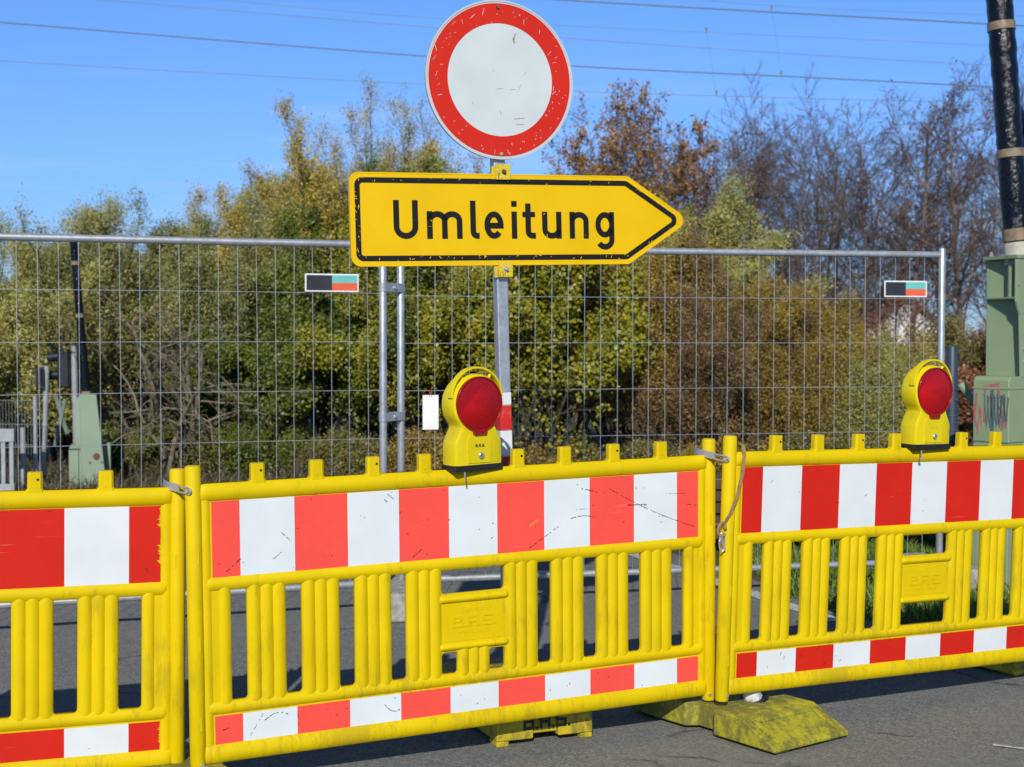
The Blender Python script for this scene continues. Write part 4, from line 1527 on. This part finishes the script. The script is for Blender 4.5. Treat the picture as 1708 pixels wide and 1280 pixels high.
# ------------------------------------------------------------------ overhead wires
def wires():
    D = 22.0
    spec = [
        ('dark overhead wire passing behind the round sign at the height of its centre', [(-30, 35), (350, 66), (710, 94), (1000, 113), (1400, 132), (1740, 150)], .009, 'wire_grey', 0),
        ('thick dark wire crossing the sky at the top right corner', [(820, -8), (1000, 4), (1350, 24), (1740, 45)], .011, 'wire_grey', 2),
        ('lowest thin wire in the sky, passing the lower half of the round sign', [(-30, 100), (350, 122), (710, 141), (1000, 154), (1400, 166), (1740, 173)], .0042, 'wire_green', 0),
        ('thin green wire just above the top left of the round sign', [(100, -6), (360, 16), (720, 46), (1000, 68), (1400, 95), (1740, 114)], .0042, 'wire_green', 1),
        ('thin green wire leaving the top edge halfway between left edge and sign', [(310, -6), (560, 18), (720, 30), (1000, 46), (1350, 62), (1740, 80)], .0036, 'wire_green', 3),
        ('faint wire close to the upper edge right of the sign', [(1080, -8), (1290, 10), (1500, 20), (1740, 28)], .0036, 'wire_green', 4),
    ]
    for lab, pts, r, mat, dd in spec:
        m = MB()
        P_ = [at(x, y, D + dd) for x, y in pts]
        sm = []
        for i in range(len(P_) - 1):
            p0 = P_[max(0, i - 1)]; p1 = P_[i]; p2 = P_[i + 1]; p3 = P_[min(len(P_) - 1, i + 2)]
            for k_ in range(6):
                t = k_ / 6
                sm.append(.5 * ((2 * p1) + (-p0 + p2) * t + (2 * p0 - 5 * p1 + 4 * p2 - p3) * t * t + (-p0 + 3 * p1 - 3 * p2 + p3) * t ** 3))
        sm.append(P_[-1])
        m.tube(sm, r, 6)
        tag(m.build('overhead_wire', mat), lab, 'wire', 'overhead railway wires')
    for (a, b, lab) in (((1178, 52), (1195, 157), 'thin vertical dropper wire with clamps, the one nearer to the round sign'), ((1287, 14), (1303, 125), 'thin vertical dropper wire with clamps, nearer to the wrapped boom')):
        root = empty('wire_dropper', at(*a, D + .7))
        A, B = at(*a, D + .7), at(*b, D + .1)
        tag(root, lab, 'wire', 'dropper wires')
        m = MB(); m.tube([Vector((0, 0, 0)), B - A], .0022, 5); m.build('wire', 'wire_grey', root)
        for q in (Vector((0, 0, 0)), B - A):
            m = MB(); m.tube([q + Vector((0, 0, -.03)), q + Vector((0, 0, .05))], [.010, .019], 6); m.build('clamp', 'wire_green', root)
wires()

# ------------------------------------------------------------------ house far behind
def house():
    p = at(1500, 600, 62); p.z = 0
    root = empty('house', p, (0, 0, .3))
    tag(root, 'white gabled house half hidden by the bare trees on the right', 'house')
    m = MB()
    m.prism([(-1.8, -.2), (2.2, -.2), (2.2, 1.7), (.2, 3.0), (-1.8, 1.7)], 0, 6)
    m.build('wall', 'house_wall', root, smooth=0)
    m = MB()
    m.prism([(-2.1, 1.55), (.2, 3.05), (.2, 3.22), (-2.1, 1.72)], -.3, 6.3)
    m.prism([(2.5, 1.55), (.2, 3.05), (.2, 3.22), (2.5, 1.72)], -.3, 6.3)
    ro = m.build('roof', 'house_roof', root, smooth=0)
    m = MB(); m.box(.6, 1.0, 2.0, 2.5, 2.6, 3.7); m.build('chimney', 'rust', ro, smooth=0)
    for x in (-.9, .9):
        m = MB(); m.box(x - .42, x + .42, -.06, .0, .45, 1.35); wi = m.build('window', 'print_white', root, smooth=0)
        m = MB(); m.box(x - .35, x + .35, -.065, -.0605, .52, 1.28); m.build('pane', 'window_glass', wi, smooth=0)
house()


# ------------------------------------------------------------------ vegetation
def skeleton(rng, base, h, P):
    """returns list of (pts array, r0, r1, level)"""
    out = []
    up = np.array([0, 0, 1.0])
    def grow(p, d, L, r, lvl):
        n = P['n'][lvl]
        pts = [p]
        st = L / n
        nz = rng.normal(0, P['wob'][lvl], (n, 3))
        for i in range(n):
            d = d + nz[i] + up * P['trop'][lvl]
            d = d / math.sqrt(d @ d)
            p = p + d * st
            pts.append(p)
        pts = np.array(pts)
        out.append((pts, r, r * P['taper'], lvl))
        if lvl < P['levels']:
            kids = P['kids'][lvl]
            for k_ in range(kids):
                t = P['start'][lvl] + (1 - P['start'][lvl]) * (k_ + rng.random()) / kids
                f = t * n; i = min(n - 1, int(f)); q = pts[i] + (pts[i + 1] - pts[i]) * (f - i)
                dd = pts[i + 1] - pts[i]; dd = dd / math.sqrt(dd @ dd)
                rv = rng.normal(0, 1, 3); rv = rv - dd * (rv @ dd); rv = rv / math.sqrt(rv @ rv)
                a = math.radians(P['ang'][lvl] * rng.uniform(.65, 1.3))
                nd = dd * math.cos(a) + rv * math.sin(a)
                grow(q, nd, L * P['ratio'][lvl] * rng.uniform(.6, 1.15) * (1.15 - .6 * t), max(P['rmin'], r * (1 - .6 * t) * P['rr'][lvl]), lvl + 1)
    base = np.array(base, float)
    for s_ in range(P['stems']):
        a = rng.uniform(0, 2 * math.pi)
        rad = P['spread'] * math.sqrt(rng.random())
        b = base + np.array([math.cos(a) * rad * .45, math.sin(a) * rad * .45, 0])
        d = np.array([math.cos(a) * rad / h * P['flare'], math.sin(a) * rad / h * P['flare'], 1.0])
        d = d / np.linalg.norm(d)
        grow(b, d, h * rng.uniform(P['hmin'], 1.0) * (1 - P.get('dome', 0) * (rad / max(P['spread'], 1e-6)) ** 2) * P['stemfrac'], P['r0'] * rng.uniform(.7, 1.2), 0)
    return out

def tubes_mesh(name, polys, mat, parent, sides):
    V, Fc = [], []
    off = 0
    groups = {}
    for pts, r0, r1, lvl in polys:
        k_ = sides[min(lvl, len(sides) - 1)]
        groups.setdefault((len(pts), k_), []).append((pts, r0, r1))
    for (n, k_), lst in groups.items():
        A = np.array([p for p, _, _ in lst])                    # M,n,3
        r0 = np.array([q for _, q, _ in lst]); r1 = np.array([q for _, _, q in lst])
        T = np.empty_like(A)
        T[:, 1:-1] = A[:, 2:] - A[:, :-2]; T[:, 0] = A[:, 1] - A[:, 0]; T[:, -1] = A[:, -1] - A[:, -2]
        T /= np.linalg.norm(T, axis=2, keepdims=True) + 1e-9
        ref = np.where(np.abs(T[:, :1, 2:3]) < .9, np.array([[[0, 0, 1.0]]]), np.array([[[1.0, 0, 0]]]))
        ref = np.broadcast_to(ref, A.shape)
        U = np.cross(T, ref); U /= np.linalg.norm(U, axis=2, keepdims=True) + 1e-9
        W_ = np.cross(U, T)
        t = np.linspace(0, 1, n)[None, :]
        R_ = r0[:, None] * (1 - t) + r1[:, None] * t
        a = np.arange(k_) * 2 * np.pi / k_
        ring = A[:, :, None, :] + (U[:, :, None, :] * np.cos(a)[None, None, :, None] + W_[:, :, None, :] * np.sin(a)[None, None, :, None]) * R_[:, :, None, None]
        V.append(ring.reshape(-1, 3))
        M_ = len(lst)
        bi = off + (np.arange(M_)[:, None, None] * n + np.arange(n - 1)[None, :, None]) * k_
        kk = np.arange(k_)[None, None, :]; k2 = (np.arange(k_) + 1) % k_
        q = np.stack([bi + kk, bi + k2[None, None, :], bi + k_ + k2[None, None, :], bi + k_ + kk], -1)
        Fc.append(q.reshape(-1, 4))
        off += M_ * n * k_
    return quads_obj(name, np.concatenate(V), np.concatenate(Fc), mat, parent, True)

def quads_obj(name, V, Q, mat, parent, smooth=False):
    me = bpy.data.meshes.new(name)
    me.vertices.add(len(V)); me.vertices.foreach_set('co', np.ascontiguousarray(V, dtype=np.float32).ravel())
    me.loops.add(len(Q) * 4); me.loops.foreach_set('vertex_index', np.ascontiguousarray(Q, dtype=np.int32).ravel())
    me.polygons.add(len(Q)); me.polygons.foreach_set('loop_start', np.arange(0, len(Q) * 4, 4, dtype=np.int32))
    me.update(calc_edges=True)
    if smooth:
        me.shade_smooth()
    me.materials.append(M[mat])
    o = bpy.data.objects.new(name, me)
    C.objects.link(o); o.parent = parent
    return o

def leaves(rng, anchors, per, size, aspect, jitter, droop=0.0):
    """anchors: (N,3) points; returns quads"""
    P_ = np.repeat(anchors, per, axis=0)
    n = len(P_)
    P_ = P_ + rng.normal(0, jitter, (n, 3))
    nn = rng.normal(0, 1, (n, 3)); nn[:, 2] += .75; nn[:, 1] -= .75      # blades turn towards the light
    nn /= np.linalg.norm(nn, axis=1, keepdims=True)
    d = rng.normal(0, 1, (n, 3)); d[:, 2] += .25 - droop
    d -= nn * (d * nn).sum(1, keepdims=True); d /= np.linalg.norm(d, axis=1, keepdims=True)
    s_ = np.cross(nn, d)
    L = size * rng.uniform(.55, 1.35, (n, 1)); W_ = L * aspect
    b = P_; tip = P_ + d * L
    m = P_ + d * L * .45 + nn * L * rng.uniform(-.12, .12, (n, 1))
    l = m + s_ * W_ * .5; r = m - s_ * W_ * .5
    V = np.stack([b, r, tip, l], 1).reshape(-1, 3)
    Q = np.arange(n * 4).reshape(-1, 4)
    return V, Q

def bush(px, top_py, depth, half_px, label, leaf, seed, per=5, size=.05, aspect=.5, stems=9, cat='shrub', name='shrub', kind='round', bark='bark', group='autumn shrubs behind the fence', jitter=.05, low=.15, every=1, base_z=None, kids=(9, 7), extra_bare=0, crown='foliage'):
    rng = np.random.default_rng(seed)
    p = at(px, 640, depth)
    base = (0, 0, 0)
    h = at(px, top_py, depth).z
    sp = half_px / F * depth
    K = dict(
        round=dict(n=(7, 5, 4), wob=(.10, .16, .22), trop=(.02, .10, .08), ang=(48, 45), ratio=(.42, .45), flare=1.5, hmin=.55, stemfrac=.92, start=(.18, .15)),
        spire=dict(n=(8, 5, 4), wob=(.06, .11, .15), trop=(.08, .17, .18), ang=(38, 36), ratio=(.36, .5), flare=1.7, hmin=.68, stemfrac=.95, start=(.12, .15), dome=.22),
        twiggy=dict(n=(7, 5, 4), wob=(.12, .2, .28), trop=(.03, .04, .05), ang=(50, 50), ratio=(.5, .5), flare=1.6, hmin=.5, stemfrac=.9, start=(.12, .1)),
    )[kind]
    Pp = dict(levels=2, kids=kids, taper=.35, rr=(.55, .55), rmin=.0035, stems=stems, spread=sp, r0=.022, **K)
    root = empty(name, (p.x, p.y, -.01))
    tag(root, label, cat, group)
    sk = skeleton(rng, base, h, Pp)
    tubes_mesh('branches', sk, bark, root, (5, 4, 3))
    anc = []
    for pts, r0, r1, lvl in sk:
        if lvl == 2:
            anc.append(pts[1:]); anc.append((pts[1:] + pts[:-1]) / 2)
        elif lvl == 1:
            anc.append(pts[2:])
        else:
            anc.append(pts[-2:])
    anc = np.concatenate(anc)
    keep = rng.random(len(anc)) < np.clip((anc[:, 2] / h - low) / .25, .04, 1)
    # patches where leaves have already fallen
    ph = rng.uniform(0, 6, 3)
    patch = np.sin(anc[:, 0] * 4.2 + ph[0]) + np.sin(anc[:, 2] * 4.7 + ph[1]) + np.sin(anc[:, 1] * 3.9 + ph[2])
    keep &= rng.random(len(anc)) < np.clip(.85 + .25 * patch, .25, 1)
    anc = anc[keep][::every]
    V, Q = leaves(rng, anc, int(per * 3.9), size * .68, aspect, jitter * 1.15)
    quads_obj(crown, V, Q, leaf, root)
    return root

B = bush
# back row
B(110, 292, 17.5, 120, 'tall spiky yellowish willow shrub rising above the fence rail near the left edge', 'leaf_willow', 1, kind='spire', aspect=.3, size=.055, stems=16, per=4)
B(15, 405, 17.2, 120, 'olive willow shrub cut off by the left edge, above the slatted gate', 'leaf_willow', 2, kind='spire', aspect=.32, size=.055, stems=13, per=5)
B(225, 352, 17.0, 110, 'olive green willow shrub directly right of the far black boom', 'leaf_grey_green', 3, kind='spire', aspect=.32, size=.055, stems=14, per=6)
B(345, 330, 16.6, 130, 'broad grey green willow shrub left of the tall golden shrub', 'leaf_grey_green', 4, kind='spire', aspect=.32, size=.055, stems=17, per=6)
B(495, 190, 18.0, 115, 'tall golden shrub with spires against the sky, left of the arrow board', 'leaf_gold', 5, kind='spire', aspect=.4, size=.055, stems=15, per=5)
B(585, 228, 17.2, 105, 'dark green and brown shrub behind the left end of the arrow board', 'leaf_green', 6, kind='spire', aspect=.5, size=.055, stems=14, per=6)
B(665, 160, 19.0, 85, 'tall pale thin leaved shrub close to the left side of the round sign', 'leaf_pale', 7, kind='spire', aspect=.4, size=.05, stems=9, per=3)
B(775, 255, 17.0, 100, 'yellow green shrub behind the sign post between disc and arrow board', 'leaf_willow', 8, kind='spire', aspect=.45, size=.055, stems=13, per=6)
B(905, 262, 16.8, 100, 'olive shrub directly right of the lower edge of the round sign', 'leaf_willow', 9, kind='spire', aspect=.45, size=.055, stems=13, per=6)
B(1165, 285, 17.4, 120, 'olive yellow willow shrub right behind the tip of the arrow board', 'leaf_willow', 10, kind='spire', aspect=.35, size=.055, stems=16, per=6)
B(1050, 300, 17.0, 100, 'golden olive shrub behind the right half of the arrow board', 'leaf_gold', 11, kind='spire', aspect=.4, size=.05, stems=13, per=5)
B(165, 375, 18.2, 130, 'rounded grey olive shrub behind the tall spiky yellowish willow', 'leaf_grey_green', 51, kind='spire', aspect=.34, size=.055, stems=20, per=6)
B(290, 352, 18.6, 130, 'rounded olive shrub between the two grey green willows', 'leaf_willow', 52, kind='spire', aspect=.34, size=.055, stems=20, per=6)
B(415, 292, 18.8, 120, 'golden green shrub stepping up towards the tall golden one', 'leaf_willow', 53, kind='spire', aspect=.36, size=.055, stems=20, per=6)
B(455, 255, 19.4, 100, 'brownish gold shrub leaning against the tall golden one', 'leaf_gold', 54, kind='spire', aspect=.4, size=.05, stems=16, per=5)
B(560, 240, 19.6, 110, 'olive brown shrub behind the dark green one, left of the arrow board', 'leaf_ochre', 55, kind='spire', aspect=.4, size=.05, stems=18, per=6)
B(620, 205, 20.0, 100, 'golden brown shrub close behind the pale thin leaved one', 'leaf_gold', 56, kind='spire', aspect=.4, size=.05, stems=16, per=5)
B(705, 215, 20.0, 90, 'pale olive shrub at the lower left rim of the round sign', 'leaf_pale', 57, kind='spire', aspect=.4, size=.05, stems=12, per=4)
# front row
B(90, 430, 16.6, 140, 'yellow green leafy shrub behind the far black boom', 'leaf_willow', 21, aspect=.5, size=.055, stems=12, per=6, kids=(10, 8))
B(285, 420, 15.9, 130, 'thinning brown shrub with bare grey branches and rust coloured leaves, left', 'leaf_brown', 22, kind='twiggy', aspect=.6, size=.06, stems=10, per=3, bark='grey_twig', low=.30, kids=(11, 8))
B(500, 430, 15.6, 125, 'dense dark green shrub below the left maker plate', 'leaf_green', 23, aspect=.62, size=.055, stems=13, per=8, low=.28, kids=(11, 8))
B(400, 445, 16.0, 90, 'dark mixed shrub between the thinning brown one and the dense green one', 'leaf_green', 24, aspect=.5, size=.055, stems=10, per=6, low=.25, kids=(11, 8))
B(735, 380, 15.6, 110, 'yellow leaved shrub behind the white hanging card', 'leaf_bright', 25, aspect=.6, size=.055, stems=12, per=5, low=.25, kids=(10, 8))
B(900, 370, 15.2, 120, 'bright yellow green round leaved shrub directly right of the sign post', 'leaf_bright', 26, aspect=.72, size=.068, stems=13, per=6, low=.32, kids=(10, 7))
B(640, 400, 16.0, 80, 'dark green shrub behind the paired fence posts', 'leaf_green', 27, aspect=.6, size=.055, stems=10, per=7, low=.25, kids=(10, 8))
B(1060, 400, 15.8, 100, 'olive brown shrub between the bright yellow green one and the ochre ones', 'leaf_ochre', 28, kind='spire', aspect=.35, size=.05, stems=19, per=5, low=.2, kids=(10, 8))
B(1180, 425, 15.6, 130, 'ochre twiggy shrub under the tip of the arrow board', 'leaf_tan', 29, kind='spire', aspect=.24, size=.05, bark='ochre_twig', stems=22, per=4, low=.1, kids=(12, 9))
B(1310, 455, 15.6, 115, 'ochre brown twiggy shrub in the middle of the right fence panel', 'leaf_ochre', 30, kind='spire', aspect=.24, size=.05, bark='ochre_twig', stems=21, per=4, low=.1, kids=(12, 9))
B(1420, 545, 15.6, 80, 'low ochre shrub sloping down towards the right lamp', 'leaf_willow', 31, kind='spire', aspect=.24, size=.05, bark='ochre_twig', stems=18, per=4, low=.1, kids=(11, 8))
B(1560, 575, 19.0, 110, 'rust brown leafy bush beside the right lamp', 'leaf_rust', 32, aspect=.65, size=.07, stems=10, per=4, low=.1)
B(1665, 560, 20.0, 100, 'rust brown bush behind the green gate machine', 'leaf_rust', 33, aspect=.65, size=.07, stems=10, per=4, low=.1)

B(1500, 500, 21.0, 120, 'tangled brown twiggy shrub in front of the white house', 'leaf_rust', 34, kind='twiggy', aspect=.6, size=.06, stems=12, per=1, low=.05, kids=(12, 9), bark='bare_bark')
B(1590, 470, 23.0, 130, 'tangled brown twiggy shrub behind the dark blue post', 'leaf_rust', 35, kind='twiggy', aspect=.6, size=.06, stems=12, per=1, low=.05, kids=(12, 9), bark='bare_bark')
B(1700, 450, 23.0, 140, 'tangled brown twiggy shrub behind the green gate machine', 'leaf_brown', 36, kind='twiggy', aspect=.6, size=.06, stems=12, per=2, low=.05, kids=(12, 9), bark='bare_bark')
B(1420, 470, 22.0, 120, 'tangled brown twiggy shrub behind the low ochre shrub', 'leaf_ochre', 37, kind='twiggy', aspect=.6, size=.06, stems=12, per=1, low=.05, kids=(12, 9), bark='bare_bark')
B(1830, 480, 21.0, 160, 'rust brown bush beyond the right edge of the photo', 'leaf_rust', 38, aspect=.65, size=.07, stems=12, per=4, low=.1)
B(-150, 380, 16.6, 170, 'olive shrub beyond the left edge of the photo', 'leaf_willow', 39, aspect=.4, size=.055, stems=14, per=5)

for i, (px, ty, d, hw, lf_, lab) in enumerate(((215, 700, 15.0, 60, 'leaf_green', 'low green bramble clump right of the far green gate machine'), (330, 715, 14.9, 70, 'leaf_brown', 'low brown bramble clump behind the junction of left and middle barrier'),
        (445, 700, 14.9, 75, 'leaf_green', 'low dark bramble clump below the dense dark green shrub'), (560, 705, 14.9, 70, 'leaf_brown', 'low brown bramble clump just left of the paired fence posts'),
        (700, 720, 15.0, 70, 'leaf_ochre', 'low ochre weed clump under the hanging white card'), (900, 735, 15.0, 80, 'leaf_ochre', 'low ochre weed clump right of the sign post'),
        (1040, 730, 15.0, 80, 'leaf_brown', 'low brown weed clump above the right half of the middle barrier'), (1200, 725, 15.0, 90, 'leaf_ochre', 'low ochre weed clump above the junction of middle and right barrier'),
        (1370, 720, 15.0, 80, 'leaf_brown', 'low brown weed clump above the left half of the right barrier'))):
    B(px, ty, d, hw, lab, lf_, 200 + i, kind='twiggy', aspect=.5, size=.045, stems=11, per=3, low=-.2, kids=(9, 6), bark='grey_twig', cat='bramble', name='bramble', group='low brambles and weeds')

# dead grey shrub with a thick crooked stem in the left thicket
def dead_shrub():
    p = at(280, 815, 14.7)
    root = empty('dead_shrub', (p.x, 14.7, 0))
    tag(root, 'leafless grey shrub with crooked stem and drooping twigs behind the left fence', 'shrub')
    rng = np.random.default_rng(77)
    P_ = dict(levels=2, kids=(13, 10), taper=.4, rr=(.5, .5), rmin=.003, stems=4, spread=.5, r0=.036, n=(7, 7, 5), wob=(.14, .16, .2), trop=(.02, -.05, -.03), ang=(62, 45), ratio=(.62, .42), flare=1.0, hmin=.8, stemfrac=1.0, start=(.2, .15))
    tubes_mesh('branches', skeleton(rng, (0, 0, 0), 1.75, P_), 'grey_twig', root, (7, 5, 3))
dead_shrub()

# trees behind: bare crowns against the sky
def tree(px, top_py, depth, label, seed, leaf=None, per=1, every=3, stems=2, kids=(15, 10, 9), size=.05, r0=.06, group='bare trees behind the fence', name='bare_tree', fr=.62, bark='bare_bark'):
    rng = np.random.default_rng(seed)
    p = at(px, 640, depth)
    h = at(px, top_py, depth).z
    P_ = dict(levels=3, kids=kids, taper=.22, rr=(.42, .48, .55), rmin=.0055, stems=stems, spread=.35 if stems > 1 else .1, r0=r0 * h / 6.5 / stems ** .35, n=(10, 8, 6, 5), wob=(.06, .11, .14, .17), trop=(.04, .055, .05, .03), ang=(48, 44, 42), ratio=(.52, .48, .52), flare=.9, hmin=.85, stemfrac=.88, start=(.2, .15, .1))
    root = empty(name, (p.x, p.y, -.01))
    tag(root, label, 'tree', group)
    sk = skeleton(rng, (0, 0, 0), h, P_)
    sc = 1.0
    tr = [s_ for s_ in sk if s_[3] == 0]; cr = [s_ for s_ in sk if s_[3] > 0]
    tubes_mesh('trunk', tr, bark, root, (8,))
    tubes_mesh('crown', cr, bark, root, (6, 5, 3, 3))
    if leaf:
        anc = np.concatenate([s_[0][1:] for s_ in cr if s_[3] == 3])
        k_ = (rng.random(len(anc)) < 1.0 / every)
        V, Q = leaves(rng, anc[k_], per, size, .65, .05)
        quads_obj('leaves', V, Q, leaf, root)
    return root
T = tree
T(1035, 168, 24, 'orange leaved autumn tree just right of the round sign', 101, 'leaf_orange', 2, 3, size=.06, name='autumn_tree', group='autumn trees behind the fence')
T(960, 185, 25, 'thin orange leaved tree partly behind the right rim of the round sign', 102, 'leaf_orange', 2, 3, size=.055, name='autumn_tree', group='autumn trees behind the fence')
T(1110, 200, 26, 'sparse brown leaved tree between the orange tree and the bare trees', 103, 'leaf_rust', 1, 5, size=.06, name='autumn_tree', group='autumn trees behind the fence')
T(1190, 175, 30, 'bare tree above the tip of the arrow board, leftmost of the bare row', 104)
T(1245, 160, 31, 'bare tree with a leaning top below the left dropper wire', 105)
T(1320, 185, 30, 'bare tree below the right dropper wire', 106)
T(1385, 168, 32, 'bare tree above the middle of the right fence panel', 107)
T(1450, 150, 31, 'bare tree above the right maker plate', 108)
T(1520, 128, 30, 'tall bare tree behind the end post of the fence', 109, 'leaf_rust', 1, 26, size=.07, r0=.085, stems=1, kids=(20, 12, 10))
T(1605, 125, 29, 'tall bare tree left of the wrapped boom', 110, 'leaf_rust', 1, 26, size=.07, r0=.085, stems=1, kids=(20, 12, 10))
T(1700, 80, 30, 'bare tree behind the wrapped boom at the right edge', 111, r0=.085, stems=1, kids=(20, 12, 10))
T(1565, 200, 34, 'smaller bare tree between the two tall ones', 112, 'leaf_rust', 1, 20, size=.07)
T(1660, 220, 35, 'smaller bare tree seen left of the green gate machine', 113)
T(1490, 300, 36, 'small bare tree in front of the white house', 115, 'leaf_rust', 1, 8, size=.07)
T(1222, 190, 33, 'bare tree filling the gap left of the left dropper wire', 118)
T(1415, 185, 33, 'bare tree just left of the right maker plate', 120)
T(1150, 195, 33, 'bare tree directly right of the brown leaved tree, behind the arrow tip', 117)
T(1350, 182, 33, 'bare tree under the gap between right dropper wire and fence plate', 119)

# ------------------------------------------------------------------ grass
def tufts(name, region, n, hgt, mat, label, seed, width=.006, lean=.35):
    rng = np.random.default_rng(seed)
    xy = region(rng, n)
    n = len(xy)
    P_ = np.concatenate([xy, np.zeros((n, 1)) - .01], 1)
    d = rng.normal(0, lean, (n, 3)); d[:, 2] = 1; d /= np.linalg.norm(d, axis=1, keepdims=True)
    a = rng.uniform(0, 6.283, n); s_ = np.stack([np.cos(a), np.sin(a), 0 * a], 1)
    L = hgt * rng.uniform(.35, 1.2, (n, 1))
    bend = rng.normal(0, .25, (n, 3)) * L; bend[:, 2] = -np.abs(bend[:, 2]) * .8
    m = P_ + d * L * .55; t = P_ + d * L + bend
    w_ = s_ * width
    V = np.stack([P_ - w_, P_ + w_, m + w_ * .7, m - w_ * .7, t + w_ * .1, t - w_ * .1], 1).reshape(-1, 3)
    i = np.arange(n)[:, None] * 6
    Q = np.concatenate([i + np.array([[0, 1, 2, 3]]), i + np.array([[3, 2, 4, 5]])], 0)
    o = quads_obj(name, V, Q, mat, None)
    tag(o, label, 'grass', kind='stuff')
def verge(rng, n):
    x = rng.uniform(1.55, 5.0, n * 2); y = rng.uniform(7.35, 10.6, n * 2)
    clump = np.sin(x * 5.1 + 1) + np.sin(y * 4.3) + np.sin((x + y) * 7.7)
    left = np.interp(y, [7.4, 7.66, 8.6, 9.75, 12], [2.05, 1.76, 1.55, 1.15, .35]) + .05 * np.sin(y * 9)
    k_ = (x > left) & (rng.random(n * 2) < np.clip(.55 + .3 * clump, .1, 1)) & (y > 7.42 + .06 * np.sin(x * 8))
    return np.stack([x[k_], y[k_]], 1)[:n]
tufts('verge_grass', verge, 26000, .12, 'grass_green', 'lush green grass on the verge behind the right barrier', 1, width=.004)
def bank(rng, n):
    x = rng.uniform(-6.5, 9.0, n); y = rng.uniform(13.2, 15.6, n)
    return np.stack([x, y], 1)
tufts('dry_grass', bank, 30000, .22, 'grass_dry', 'dry straw coloured grass and weeds along the foot of the shrubs', 2, width=.006, lean=.5)
def bank2(rng, n):
    x = rng.uniform(-6.5, 12.0, n); y = rng.uniform(14.4, 16.5, n)
    k_ = np.sin(x * 1.7) + np.sin(x * 3.1 + 2) > -.4
    return np.stack([x[k_], y[k_]], 1)
tufts('tall_dry_grass', bank2, 12000, .48, 'grass_dry', 'tall dry grass stalks standing among the shrub stems', 3, width=.005, lean=.3)
